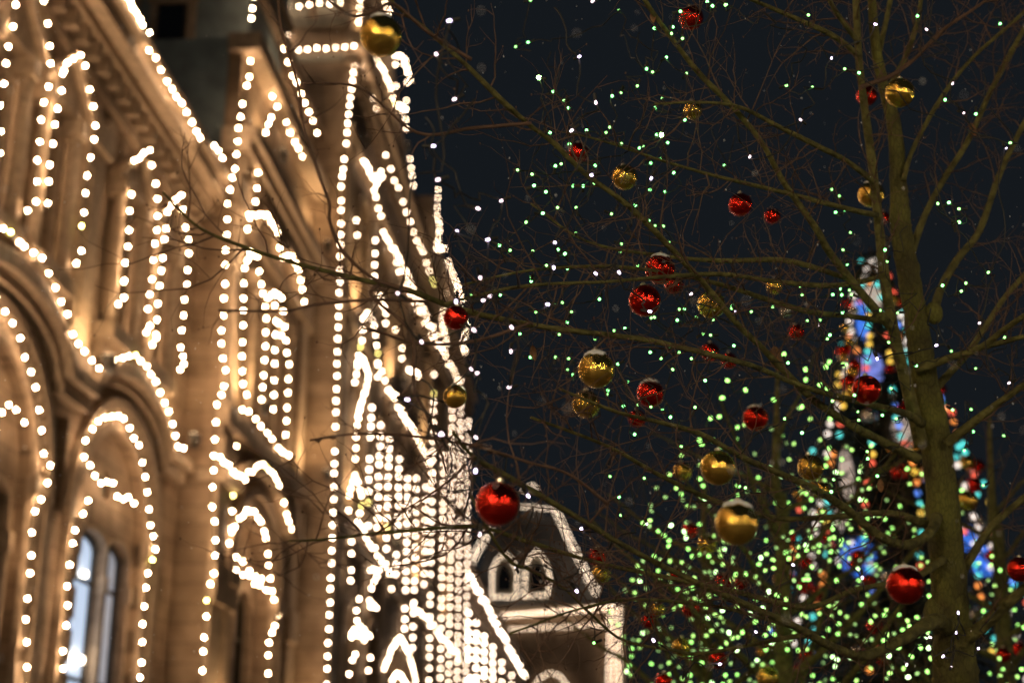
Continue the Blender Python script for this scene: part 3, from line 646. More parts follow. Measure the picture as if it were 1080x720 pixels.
def twigs(mb, path, gap, lmin, lmax, r0, skip=0.12, sub=3):
    tot = sum((b[0] - a[0]).length for a, b in zip(path, path[1:])); acc = 0; nxt = tot * skip
    for a, b in zip(path, path[1:]):
        L = (b[0] - a[0]).length
        while nxt < acc + L:
            t = (nxt - acc) / max(L, 1e-6); p = a[0].lerp(b[0], t); d = (b[0] - a[0]).normalized()
            o = d.orthogonal().normalized(); o.rotate(Matrix.Rotation(rnd.uniform(0, 2 * math.pi), 3, d))
            td = (d * rnd.uniform(.4, 1.2) + o).normalized(); ln = rnd.uniform(lmin, lmax) * (1.0 if nxt > tot * .4 else .8)
            pts, rr = crooked(p, td, ln, r0 * rnd.uniform(.7, 1.3), 7, .42)
            mb.tube(pts, rr, 4, False)
            for _ in range(sub):
                i = rnd.randint(1, 6); o2 = Vector((rnd.gauss(0, 1), rnd.gauss(0, 1), rnd.gauss(0, 1) + .2))
                dd = (pts[i] - pts[i - 1]).normalized()
                p2, r2 = crooked(pts[i], dd * .7 + o2.normalized() * .8, ln * rnd.uniform(.2, .5), r0 * .5, 4, .5)
                mb.tube(p2, r2, 3, False)
                if rnd.random() < .5: mb.ball(p2[-1], r0 * .9, 4, 3, 1.6)
            nxt += gap * rnd.uniform(.5, 1.5)
        acc += L
def tpath(rows, d0, d1, wscale=1.0):
    n = len(rows); out = []
    for i, (x, y, wd) in enumerate(rows):
        d = d0 + (d1 - d0) * i / max(1, n - 1); out.append((at(x, y, d), wd * wscale * d / F / 2))
    return out
TD = 7.2
trunk = tpath([(1010, 760, 62), (1008, 715, 57), (1006, 685, 50), (1003, 640, 44), (997, 570, 43), (991, 500, 38), (985, 450, 37), (975, 400, 33), (968, 350, 30), (960, 300, 28), (950, 240, 26), (948, 200, 22), (943, 133, 18), (930, 83, 14), (922, 33, 12), (918, -30, 9), (912, -110, 5)], TD, TD)
base = Vector((trunk[0][0].x + .03, trunk[0][0].y, 0))
trunk = [(base.copy(), trunk[0][1] * 1.35), (Vector((base.x - .01, base.y, trunk[0][0].z * .5)), trunk[0][1] * 1.1)] + trunk
T = thing('bare_tree', 'leafless mossy tree in front, hung with red and gold baubles and wires', 'tree', base)
def knobbly(mb, path, n, amp):
    """bark surface with uneven girth"""
    b0 = len(mb.v); mb.tube([q[0] - base for q in path], [q[1] for q in path], n)
    for i in range(b0, len(mb.v)):
        ri = path[min((i - b0) // n, len(path) - 1)][1]; v = Vector(mb.v[i]); c = path[min((i - b0) // n, len(path) - 1)][0] - base
        mb.v[i] = tuple(c + (v - c) * (1 + rnd.uniform(-amp, amp)))
tm = MB(); knobbly(tm, smooth([(q, r * .84) for q, r in trunk], 8), 16, .07)
for kx, ky, kr in ((1012, 668, 22), (990, 648, 20), (977, 452, 13), (985, 330, 12), (1003, 690, 26), (962, 283, 11)):   # swollen forks
    tm.ball(at(kx, ky, TD) - base, kr * .8 * TD / F, 9, 7, 1.3)
tm.build('trunk', M['bark'], T, True)
LIMBS = [  # (px, py, width px) rows, depth at the root, depth at the tip
 ([(972, 470, 20), (961, 424, 17), (947, 369, 15), (934, 300, 14), (923, 200, 12), (917, 150, 12), (910, 100, 10), (905, 50, 10), (902, -15, 9), (896, -90, 6)], 7.1, 6.9),
 ([(1000, 662, 22), (984, 655, 20), (946, 677, 15), (910, 691, 13), (874, 680, 12), (842, 662, 10), (793, 640, 9), (733, 613, 8), (667, 580, 7), (600, 540, 6), (540, 505, 5), (500, 482, 4), (478, 455, 3)], 7.1, 4.6),
 ([(988, 545, 16), (980, 562, 14), (957, 574, 13), (928, 565, 12), (892, 536, 11), (856, 514, 10), (820, 498, 9), (783, 482, 8), (740, 458, 6), (700, 446, 5), (650, 434, 4), (590, 410, 3)], 7.1, 5.4),
 ([(985, 556, 14), (939, 541, 9), (880, 545, 8), (820, 546, 7), (760, 530, 6), (700, 503, 5), (640, 470, 4), (560, 440, 3)], 7.2, 5.6),
 ([(972, 446, 14), (955, 436, 10), (920, 427, 9), (880, 417, 8), (840, 405, 7), (800, 388, 7), (770, 379, 6), (700, 362, 6), (650, 354, 6), (575, 345, 6), (492, 328, 5), (430, 306, 4.5), (390, 297, 4), (320, 280, 3.5), (262, 262, 3), (210, 240, 2.5), (172, 203, 2)], 7.0, 4.6),
 ([(968, 484, 14), (940, 470, 12), (910, 455, 12), (890, 443, 11), (860, 423, 10), (822, 386, 9), (802, 365, 8), (777, 341, 8), (745, 302, 8), (717, 272, 8), (680, 233, 8), (650, 207, 7), (617, 183, 7), (583, 150, 6), (560, 133, 5), (530, 107, 5), (493, 70, 4), (450, 32, 3.5), (420, 8, 3), (390, -20, 2.5)], 7.0, 5.2),
 ([(940, 345, 13), (934, 338, 12), (906, 306, 11), (874, 265, 10), (860, 240, 9), (827, 193, 8), (803, 150, 7), (770, 110, 6), (737, 77, 6), (703, 33, 5), (680, 0, 5), (660, -40, 4)], 7.0, 6.2),
 ([(940, 340, 9), (893, 333, 7), (860, 330, 6), (829, 322, 6), (760, 300, 5), (700, 287, 4), (640, 281, 4), (560, 285, 3), (490, 300, 2)], 7.1, 5.8),
 ([(935, 290, 8), (899, 299, 7), (864, 301, 6), (812, 296, 5), (760, 289, 5), (700, 292, 4), (640, 297, 3.5), (550, 302, 3), (470, 320, 2)], 7.1, 5.4),
 ([(905, 300, 8), (888, 292, 7), (829, 275, 6), (760, 275, 5), (700, 270, 4), (620, 255, 3), (560, 215, 2)], 7.0, 6.4),
 ([(983, 335, 13), (993, 303, 11), (1010, 273, 10), (1033, 243, 9), (1053, 187, 8), (1070, 150, 7), (1090, 112, 6), (1130, 40, 4)], 7.2, 7.8),
 ([(958, 278, 11), (973, 233, 9), (993, 193, 8), (1020, 150, 8), (1043, 100, 7), (1060, 67, 6), (1085, 20, 5), (1110, -40, 3)], 7.2, 8.0),
 ([(967, 390, 13), (1000, 378, 10), (1033, 367, 9), (1060, 347, 8), (1085, 330, 7), (1150, 290, 5)], 7.1, 6.6),
 ([(985, 412, 12), (1000, 395, 10), (1020, 373, 9), (1040, 343, 8), (1060, 313, 7), (1085, 285, 6), (1140, 220, 4)], 7.2, 7.6),
 ([(1033, 367, 7), (1060, 360, 6), (1085, 354, 5), (1150, 345, 4)], 6.9, 6.7),
 ([(998, 468, 14), (1033, 440, 11), (1060, 420, 9), (1090, 400, 8), (1150, 370, 6)], 7.1, 6.8),
 ([(1003, 625, 15), (1017, 600, 12), (1044, 557, 10), (1080, 525, 9), (1140, 480, 7)], 7.2, 7.5),
 ([(1008, 680, 22), (1030, 665, 18), (1058, 640, 15), (1090, 613, 13), (1160, 560, 9)], 7.15, 6.8),
 ([(908, 93, 5), (913, 90, 5), (940, 80, 5), (967, 60, 4), (993, 33, 4), (1040, 0, 3), (1080, -40, 2)], 6.9, 7.2),
 ([(953, 190, 7), (963, 157, 5), (993, 103, 5), (1027, 60, 4), (1085, 8, 4), (1120, -40, 3)], 7.1, 7.5),
 ([(922, 192, 9), (893, 170, 7), (860, 153, 6), (820, 133, 5), (780, 113, 4), (740, 108, 3), (690, 110, 2)], 6.9, 6.2),
 ([(905, 58, 7), (877, 37, 6), (833, 17, 5), (793, 0, 4), (740, -20, 3)], 6.9, 6.4),
 ([(925, 227, 8), (893, 220, 7), (827, 203, 5), (760, 187, 4), (700, 170, 3), (640, 150, 2.5), (600, 140, 2)], 6.95, 6.0),
 ([(905, 45, 7), (880, 10, 5), (865, -20, 4)], 6.9, 6.6),
 ([(926, 60, 8), (935, 20, 7), (945, -30, 5)], 7.2, 7.4),
 ([(933, 100, 8), (955, 60, 6), (968, 20, 5), (975, -30, 4)], 7.2, 7.6),
 ([(995, 590, 12), (960, 610, 8), (900, 622, 7), (850, 640, 6), (770, 622, 6), (686, 605, 5), (623, 591, 4), (554, 570, 4), (509, 556, 3), (470, 556, 3), (400, 562, 2.5), (335, 569, 2), (305, 570, 1.6)], 7.1, 4.6),
 ([(880, 683, 7), (850, 670, 6), (790, 680, 4), (738, 689, 4), (710, 685, 3.5), (658, 675, 3), (623, 647, 3), (606, 630, 3), (589, 616, 3), (558, 600, 3), (537, 591, 3), (512, 553, 2.5), (495, 520, 2)], 6.5, 4.7),
 ([(860, 668, 7), (800, 650, 4), (760, 640, 4), (700, 633, 3.5), (650, 633, 3), (600, 645, 2.5), (538, 668, 2)], 6.4, 4.9),
 ([(430, 306, 4), (410, 300, 3.5), (391, 292, 3), (361, 264, 3), (348, 234, 2.8), (347, 213, 2.8), (333, 173, 2.6), (320, 133, 2.5), (313, 83, 2.4), (297, 33, 2.3), (293, -5, 2), (285, -50, 2)], 4.75, 4.6),
 ([(400, 300, 3), (391, 312, 3), (425, 340, 3.2), (437, 363, 3.2), (437, 410, 3), (452, 440, 3), (462, 470, 2.6), (472, 500, 2)], 4.75, 4.6),
 ([(640, 530, 4), (600, 500, 3), (560, 488, 3), (500, 470, 2.6), (437, 460, 2.4), (380, 457, 2), (327, 464, 2)], 5.0, 4.6),
 ([(450, 318, 3), (400, 316, 3), (340, 320, 2.5), (300, 328, 2), (230, 327, 2)], 4.7, 4.5),
 ([(560, 340, 3), (500, 360, 3), (440, 362, 2.5), (400, 350, 2), (380, 345, 1.6)], 5.0, 4.6),
 ([(500, 480, 3), (470, 510, 2.5), (440, 530, 2), (415, 545, 1.6)], 4.65, 4.5),
 ([(560, 130, 4), (500, 135, 3), (440, 140, 2.5), (380, 93, 2), (320, 88, 1.8)], 5.3, 5.0),
 ([(497, 63, 3.5), (450, 33, 3), (417, 5, 2.6), (397, 10, 2.6), (373, 17, 2.6), (347, 0, 2.4), (320, -30, 2)], 5.2, 4.8),
]
for rows, d0, d1 in LIMBS:
    pth = smooth(tpath([(x, y, wd * (.8 if wd > 6 else 1.3 if x < 560 else 1.0)) for x, y, wd in rows], d0, d1), 6)
    lm = MB(); knobbly(lm, pth, 9 if rows[0][2] > 6 else 6, .05)
    bo = lm.build('branch', M['limb'] if rows[0][2] > 5 else M['twig'], T, True)
    left = rows[-1][0] < 600; thin = rows[0][2] < 5
    tw = MB(); twigs(tw, [(q[0] - base, q[1]) for q in pth], 0.060 if not thin else 0.085, .18 if not thin else .06, .62 if not thin else .22, .0037 if not thin else .0026, .15 if not thin else .05, 4 if not thin else 2)
    tw.build('twig_spray', M['twig'], bo)
# dry leaves still clinging
for x, y, d, sz, lab in ((819, 378, 6.7, 30, 'curled brown leaf clinging to a branch left of the trunk'), (1027, 137, 7.5, 15, 'small dry leaf on a right hand branch near the top'), (689, 18, 6.3, 13, 'small dry leaf beside the topmost red bauble'), (563, 372, 5.8, 16, 'withered leaf hanging above the big gold bauble'), (929, 512, 6.9, 15, 'dark withered leaf left of the trunk under the low branch')):
    lf = MB(); r = sz * d / F / 2; c = at(x, y, d)
    for i in range(7):
        t = i / 6; ww = r * .55 * math.sin(math.pi * (0.08 + .9 * t)); z = r - 2 * r * t; cu = .35 * r * math.sin(3 * t)
        lf.v += [(-ww, cu - ww * .4, z), (0, cu, z), (ww * .8, cu - ww * .5, z)]
    for i in range(6):
        for k in range(2): a = 3 * i + k; lf.f.append((a, a + 1, a + 4, a + 3))
    lf.tube([Vector((0, 0, r)), Vector((.1 * r, 0, r * 1.4))], .0012, 3)
    o = lf.build('dry_leaf', M['leaf']); o.location = c; o.rotation_euler = (rnd.uniform(-.3, .3), rnd.uniform(-.4, .4), rnd.uniform(-.5, .5)); tag(o, lab, 'leaf', 'dry leaves left on the tree')

# ------------------------------------------------------------------ baubles
bm = MB(); NS = 22; bm.lathe([(max(math.sin(math.pi * i / NS), .004), -math.cos(math.pi * i / NS)) for i in range(NS + 1)], 36)
BALL = {k: bm.mesh('ball', M[k], True) for k in ('red', 'gold', 'silver')}
cp = MB(); cp.lathe([(.17, .96), (.18, 1.0), (.18, 1.12), (.13, 1.14), (.12, 1.16)], 14)
cp.tube([Vector((.07 * math.cos(a), 0, 1.2 + .07 * math.sin(a))) for a in [math.pi * 2 * i / 10 for i in range(11)]], .014, 4)
CAP = cp.mesh('cap', M['cap'], False)
HANG = MB().tube([Vector((0, 0, 1.24)), Vector((.03, .01, 1.6)), Vector((-.03, .03, 2.3))], .016, 4).mesh('hanger', M['cord'])
sn = MB()
for i in range(7):
    for k in range(24):
        a = 2 * math.pi * k / 24; th = R(3 + (38 + 7 * math.sin(3 * a + 1) + 4 * math.sin(7 * a)) * i / 6); rr = 1.06 if i < 6 else .99
        rr += .02 * math.sin(5 * a + i); sn.v.append((rr * math.sin(th) * math.cos(a), rr * math.sin(th) * math.sin(a), rr * math.cos(th) * 1.03))
for i in range(6):
    for k in range(24): sn.f.append((i * 24 + k, i * 24 + (k + 1) % 24, i * 24 + 24 + (k + 1) % 24, i * 24 + 24 + k))
sn.f.append(tuple(range(24))); SNOW = sn.mesh('snow_cap', M['snow'], True)
def bauble(x, y, dia, col, label, snow=False, depth=None, real=.135):
    d = depth or real * F / dia; r = dia * d / F / 2
    o = thing('bauble', label, 'bauble', at(x, y, d), rnd.uniform(0, 6), 'glass baubles hung in the bare trees')
    o.rotation_euler = (rnd.uniform(-.12, .12), rnd.uniform(-.12, .12), rnd.uniform(0, 6))
    for nm, me in (('ball', BALL[col]), ('cap', CAP), ('hanger', HANG)) + ((('snow_cap', SNOW),) if snow else ()):
        link(nm, me, o).scale = (r, r, r)
for b in [
 (402, 38, 44, 'gold', 'gold bauble hanging in front of the arcade tower', 1), (729, 19, 26, 'red', 'topmost red bauble, high in the twigs', 0), (731, 116, 20, 'gold', 'small gold bauble under the topmost red one', 0),
 (610, 161, 22, 'red', 'small red bauble touching the long sloping branch', 0), (659, 187, 27, 'gold', 'gold bauble just right of a small red one on the sloping branch', 0), (781, 216, 25, 'red', 'sharp red bauble with a blurred one just right of it', 0),
 (815, 228, 17, 'red', 'blurred red bauble right of a sharp one', 0, 10.5), (949, 98, 31, 'gold', 'gold bauble against the upper trunk', 0), (914, 101, 22, 'red', 'red bauble half hidden behind the upper stem', 0, 8.4), (919, 205, 28, 'gold', 'gold bauble behind the stem, with a greenish side', 1, 7.9),
 (931, 230, 15, 'red', 'small red bauble peeping between the two stems', 0, 10), (696, 284, 32, 'red', 'upper red bauble of the touching pair', 1), (680, 317, 34, 'red', 'lower red bauble of the touching pair', 0), (711, 300, 20, 'red', 'small red bauble hidden behind the touching red pair', 0, 8.4),
 (750, 321, 30, 'gold', 'gold bauble behind the sloping branch, right of the red pair', 0), (481, 335, 26, 'red', 'small red bauble in front of the bright bulb wall', 0, 5.2), (480, 418, 25, 'gold', 'small gold bauble in front of the bright bulb wall', 0, 5.2),
 (629, 390, 39, 'gold', 'large gold bauble with a white snow cap at the middle of the tree', 1), (618, 426, 30, 'gold', 'gold bauble close under the large gold one', 0, 8.2), (686, 415, 29, 'red', 'snow capped red bauble right of the two gold ones', 1, 8.4),
 (672, 441, 19, 'red', 'blurred red bauble below the snow capped red one', 0, 10.5), (749, 371, 20, 'red', 'blurred red bauble under the main left branch', 0, 10.5), (769, 380, 17, 'red', 'blurred red bauble cut by a branch fork', 0, 11), (525, 531, 47, 'red', 'large red bauble in front of the corner building', 0),
 (757, 493, 37, 'gold', 'gold bauble above the snow capped gold one at lower centre', 0), (777, 552, 46, 'gold', 'large gold bauble with snow cap at lower centre', 1), (914, 411, 31, 'red', 'red bauble in front of the blue lantern on the spruce', 0), (955, 617, 40, 'red', 'large red bauble with snow on top, left of the trunk base', 1),
 (855, 493, 28, 'gold', 'gold bauble with a leaf shaped shadow left of the trunk', 0, 7.7), (868, 517, 19, 'gold', 'small gold bauble under the one left of the trunk', 0, 10.5), (797, 441, 27, 'red', 'soft red bauble with snow cap over the green lights', 1, 9), (840, 350, 17, 'red', 'blurred red bauble left of the stems', 0, 10.5),
 (817, 302, 17, 'gold', 'blurred gold bauble on a thin branch high up', 0, 10.5), (829, 328, 13, 'silver', 'tiny silver bauble under the blurred gold one', 0, 11), (630, 587, 19, 'red', 'blurred red bauble beside the corner building roof', 0, 11), (634, 605, 20, 'gold', 'blurred gold bauble beside the corner building roof', 0, 11.5),
 (728, 559, 17, 'red', 'blurred red bauble left of the big snow capped gold one', 0, 11), (746, 574, 20, 'gold', 'blurred gold bauble touching the big snow capped gold one', 0, 11), (713, 606, 15, 'red', 'blurred red bauble deep in the green lights', 0, 12), (729, 641, 20, 'red', 'blurred orange red bauble among the green lights, low centre', 0, 11.5),
 (684, 655, 15, 'red', 'blurred red bauble low beside the corner building pillar', 0, 12), (693, 643, 16, 'gold', 'blurred gold bauble low beside the corner building pillar', 0, 12), (763, 613, 17, 'red', 'left one of two blurred red baubles under the big gold bauble', 0, 11.5), (782, 614, 15, 'red', 'right one of two blurred red baubles under the big gold bauble', 0, 12),
 (720, 497, 20, 'gold', 'blurred gold bauble left of the sharp gold one', 0, 11), (1021, 528, 21, 'gold', 'blurred gold bauble right of the trunk', 0, 10.5), (1075, 600, 26, 'red', 'red bauble at the right hand picture edge', 0, 6.8), (719, 682, 20, 'gold', 'blurred gold bauble near the lower picture edge', 0, 11.5),
 (757, 695, 20, 'red', 'blurred red bauble near the lower picture edge', 0, 11), (810, 714, 24, 'gold', 'blurred gold bauble cut by the lower picture edge', 0, 10.5), (850, 690, 16, 'red', 'blurred red bauble at the foot of the lights left of the spruce', 0, 12), (1058, 690, 16, 'red', 'blurred red bauble low at the right', 0, 12), (700, 718, 18, 'red', 'blurred red bauble touching the lower picture edge', 0, 11),
]:
    bauble(b[0], b[1], b[2], b[3], b[4], bool(b[5]), b[6] if len(b) > 6 else None)

# ------------------------------------------------------------------ fairy lights
def led(name, r, ln, col, st):
    b = MB(); b.lathe([(r * .75, -ln * .5), (r, -ln * .2), (r, ln * .15), (r * .65, ln * .42), (r * .15, ln * .5)], 8)
    return b.mesh('bulb', mat(name, (.8, .8, .8), .25, emit=col, strength=st), True)
GREEN = [led('green_light', .0064, .013, (.22, 1, .26), 6), led('green_light_soft', .0058, .012, (.32, 1, .24), 3.5), led('green_light_bright', .009, .02, (.45, 1, .28), 40)]
WHITE = [led('cool_light', .0050, .016, (.85, .70, 1), 6), led('pale_light', .0048, .015, (1, .74, .82), 4)]
BGREEN = [led('tree_green_a', .0120, .028, (.40, 1, .20), 3.2), led('tree_green_b', .0115, .028, (.52, 1, .22), 2.2), led('tree_green_c', .0110, .026, (.45, .9, .25), 1.0), led('tree_green_d', .0125, .028, (.6, 1, .42), 6)]
def chain(pts, maxn, maxd):
    """orders points nearest-first into strings of at most maxn"""
    left = list(pts); out = []
    while left:
        cur = [left.pop(0)]
        while left and len(cur) < maxn:
            q = min(left, key=lambda v: (v[0] - cur[-1][0]).length)
            if (q[0] - cur[-1][0]).length > maxd: break
            left.remove(q); cur.append(q)
        out.append(cur)
    return out
def fairy(run, label, group, rc=.0032, wig=.03, socket=True):
    o0 = run[0][0]
    root = thing('fairy_light_string', label, 'fairy lights', o0, 0, group)
    cb = MB(); path = []
    ext = [run[0][0] + Vector((rnd.uniform(-.1, .1), .05, .25))] + [q[0] for q in run] + [run[-1][0] + Vector((rnd.uniform(-.15, .15), .05, .2))]
    for a, b in zip(ext, ext[1:]):
        L = (b - a).length; n = max(3, min(9, int(L / .05)))
        for i in range(n):
            t = i / n; e = math.sin(math.pi * t)
            path.append(a.lerp(b, t) + Vector((rnd.gauss(0, wig), rnd.gauss(0, wig), -L * .10 + rnd.gauss(0, wig))) * e + (Vector((0, .012, 0)) if e < .01 else Vector()))
    path.append(ext[-1])
    sm = smooth([(q - o0, rc) for q in path], 2); cb.tube([q[0] for q in sm], rc, 4)
    dirs = []
    for q in run:
        d = Vector((rnd.gauss(0, 1), rnd.gauss(0, .5), rnd.gauss(0, .8) - .2)).normalized(); dirs.append(d)
        if socket: cb.tube([q[0] - o0 - d * .034, q[0] - o0 - d * .004], .0062, 6)
    cb.build('cord', M['cord'], root)
    for q, d in zip(run[:100], dirs):
        b = link('bulb', q[1], root, q[0] - o0 + (d * .003 if socket else Vector())); b.rotation_mode = 'QUATERNION'; b.rotation_quaternion = Vector((0, 0, 1)).rotation_difference(d)
    return root
def field(x, y, a=5.9, b=.9): return a + b * math.sin(x / 83 + 1.3) * math.cos(y / 71) + rnd.uniform(-.15, .15)
def Z(ox, oy, k, *pts): return [(ox + x / k, oy + y / k) for x, y in pts]
gp = Z(450, 0, 3, (327, 2), (322, 134), (398, 291), (435, 318), (389, 419), (587, 303), (616, 292), (667, 271), (696, 217), (716, 228), (757, 183), (821, 234), (746, 312), (722, 342), (778, 88), (808, 124), (722, 91), (801, 37), (888, 8), (903, 18), (946, 14), (761, 453), (674, 467), (616, 454), (579, 402), (566, 421), (506, 414), (532, 523), (741, 502), (783, 546), (709, 515), (753, 608), (708, 600), (661, 651), (495, 590), (532, 580), (416, 658), (378, 607), (335, 552), (338, 588), (407, 527), (424, 520), (366, 675), (315, 702), (583, 676), (702, 700), (723, 714), (748, 715), (453, 455))
gp += Z(450, 230, 2.88, (322, 101), (400, 97), (421, 107), (590, 78), (586, 101), (735, 74), (640, 146), (677, 110), (320, 180), (318, 190), (430, 153), (439, 286), (386, 262), (413, 258), (330, 285), (525, 245), (425, 316), (401, 353), (569, 343), (511, 366), (313, 422), (391, 424), (432, 425), (428, 462), (444, 475), (550, 523), (597, 570), (640, 566), (680, 407), (805, 428), (864, 355), (762, 311), (781, 277), (820, 302), (768, 278), (681, 304), (845, 492), (775, 693), (717, 583), (741, 603), (767, 632), (223, 234), (135, 231), (283, 350), (765, 408))
gp += Z(760, 0, 3, (15, 15), (377, 621), (393, 664), (752, 703), (687, 643)) + Z(760, 230, 2.88, (394, 44), (373, 97), (384, 139), (365, 215), (368, 232), (333, 354), (302, 308), (42, 388), (723, 13), (745, 199), (814, 164), (700, 402), (773, 457), (861, 661), (500, 95), (507, 130)) + Z(450, 470, 2.88, (556, 92), (585, 154), (591, 211), (510, 597))
wp = Z(450, 0, 3, (482, 180), (535, 323), (525, 553), (712, 562), (527, 2), (38, 568), (18, 462), (90, 313), (32, 175), (74, 66), (160, 659), (239, 634), (460, 412)) + Z(450, 230, 2.88, (389, 74), (386, 149), (188, 65), (162, 178), (194, 237), (169, 250), (370, 262), (257, 330), (141, 338), (256, 403), (252, 513), (512, 167), (583, 163), (805, 229), (676, 283), (148, 664), (150, 471), (43, 656), (91, 42), (135, 457))
wp += Z(760, 0, 3, (488, 77), (653, 95), (351, 185), (736, 263), (767, 357), (902, 467), (254, 380), (93, 495)) + Z(760, 230, 2.88, (45, 283), (297, 325), (475, 425), (657, 386), (787, 318), (105, 372), (878, 499)) + Z(450, 470, 2.88, (307, 150), (148, 79), (161, 266), (272, 370), (454, 438), (668, 234), (473, 250), (690, 592), (889, 662)) + Z(760, 470, 2.88, (218, 360), (108, 565), (430, 398), (722, 508), (20, 278), (677, 637), (700, 672), (715, 567), (783, 612), (635, 580), (566, 662)) + Z(340, 300, 4.5, (362, 45), (470, 270), (400, 545), (565, 705), (635, 75))
gp += [(rnd.uniform(640, 1075), rnd.uniform(300, 520)) for _ in range(60)] + [(rnd.uniform(520, 1075), rnd.uniform(10, 300)) for _ in range(30)]
gl_ = [(at(x, y, field(x, y, 6.7, 1.0)), rnd.choice(GREEN[:2])) for x, y in gp] + [(at(569, 82, 6.3), GREEN[2]), (at(697.7, 142, 6.3), GREEN[2])]
wl_ = [(at(x, y, (4.55 + max(0, x - 450) * .0042 if x < 760 else 6.6) + rnd.uniform(-.2, .2)), rnd.choice(WHITE)) for x, y in wp]
ORD = 'first second third fourth fifth sixth seventh eighth ninth tenth eleventh twelfth thirteenth fourteenth fifteenth sixteenth seventeenth eighteenth nineteenth twentieth'.split()
def ranked(runs, label):
    """each string with words for its place, counted from the left of the picture"""
    mid = lambda r: sum(((q[0] - EYE).x / ((q[0] - EYE).y * CP + (q[0] - EYE).z * SP) for q in r)) / len(r)
    runs = sorted(runs, key=mid); n = len(runs)
    for k, r in enumerate(runs):
        yield r, label + ', ' + ('leftmost of its kind' if k == 0 else 'rightmost of its kind' if k == n - 1 else ORD[k] + ' from the left' if k < n / 2 else ORD[n - 1 - k] + ' from the right')
for run, lab in ranked(chain(gl_, 14, .85), 'sharp green light string in the front tree'): fairy(run, lab, 'green light strings in the front tree', .0026)
for run, lab in ranked(chain(wl_, 10, .9), 'pale white light string on black wire'): fairy(run, lab, 'white light strings in the front tree', .0034)

# ------------------------------------------------------------------ bare trees behind, full of green lights
def back_tree(x, y, d, top, label, seed, nl, spread):
    global base
    p = at(x, y, d); b = Vector((p.x, p.y, 0)); t = thing('bare_tree', label, 'tree', b, 0, 'bare trees behind')
    tk = [(Vector((0, 0, 0)), .13), (Vector((.02, .03, 1.2)), .1), (Vector((-.03, 0, 2.6)), .08), (Vector((.05, .05, 4.0)), .055), (Vector((0, 0, top * .8)), .04), (Vector((.08, 0, top)), .012)]
    s_ = smooth(tk, 6); m = MB(); m.tube([q[0] for q in s_], [q[1] for q in s_], 10); m.build('trunk', M['limb'], t, True)
    for i in range(nl):
        h = 1.8 + (top - 2.6) * i / nl; a = i * 2.4 + seed; L = spread * (1.05 - .6 * i / nl); dr = Vector((math.cos(a), math.sin(a), .55))
        pts, rr = crooked(Vector((0, 0, h)), dr, L, .04 * (1.1 - .6 * i / nl), 9, .16, .06); pth = smooth(list(zip(pts, rr)), 3)
        m = MB(); m.tube([q[0] for q in pth], [q[1] for q in pth], 6); bo = m.build('branch', M['limb'], t, True)
        tw = MB(); twigs(tw, pth, .16, .3, .8, .005, .2, 3); tw.build('twig_spray', M['twig'], bo)
back_tree(826, 640, 11.5, 5.3, 'blurred leafless tree behind the large gold baubles', .3, 16, 2.5)
back_tree(745, 690, 13.5, 5.0, 'blurred leafless tree beside the corner building', 1.9, 13, 2.2)
back_tree(1062, 690, 12.5, 5.2, 'blurred leafless tree right of the trunk', 4.0, 12, 2.0)
def yb(x):
    K = [(636, 680), (650, 600), (668, 520), (700, 470), (740, 440), (800, 425), (860, 410), (905, 410), (960, 450), (1080, 560)]
    for (a, ya), (b, y2) in zip(K, K[1:]):
        if a <= x <= b: return ya + (y2 - ya) * (x - a) / (b - a)
    return 900
bp = []; tries = 0
while len(bp) < 540 and tries < 60000:
    tries += 1; x = rnd.uniform(600, 1080); y = rnd.uniform(400, 728); d = (y - yb(x)) / 150
    pr = max(0, min(1, d)) * (1 if x < 900 else .6 if x < 980 else .45)
    if rnd.random() > pr ** .8: continue
    if any(abs(q[0] - x) < 4.5 and abs(q[1] - y) < 4.5 for q in bp): continue
    bp.append((x, y))
bpts = []
for x, y in bp:
    d = 11.6 + 2.3 * math.sin(x / 47) * math.cos(y / 39 + x / 90) + rnd.uniform(-.8, .8)
    bpts.append((at(x, y, d), rnd.choices(BGREEN, (4, 4, 3, 1))[0]))
bpts += [(at(x, y, 10 + rnd.uniform(-1, 1)), BGREEN[0]) for x, y in Z(760, 230, 2.88, (258, 460), (259, 491), (302, 506), (323, 520), (192, 414), (374, 446), (320, 452), (330, 437), (76, 522), (161, 551), (247, 572), (21, 493), (6, 545), (51, 634)) + Z(450, 230, 2.88, (862, 608), (888, 603), (829, 673), (835, 686), (894, 693), (897, 545))]
for run, lab in ranked(chain(sorted(bpts, key=lambda q: q[0].x), 46, 1.5), 'blurred green light string in the trees behind'): fairy(run, lab, 'green light strings in the trees behind', .004, .02, False)

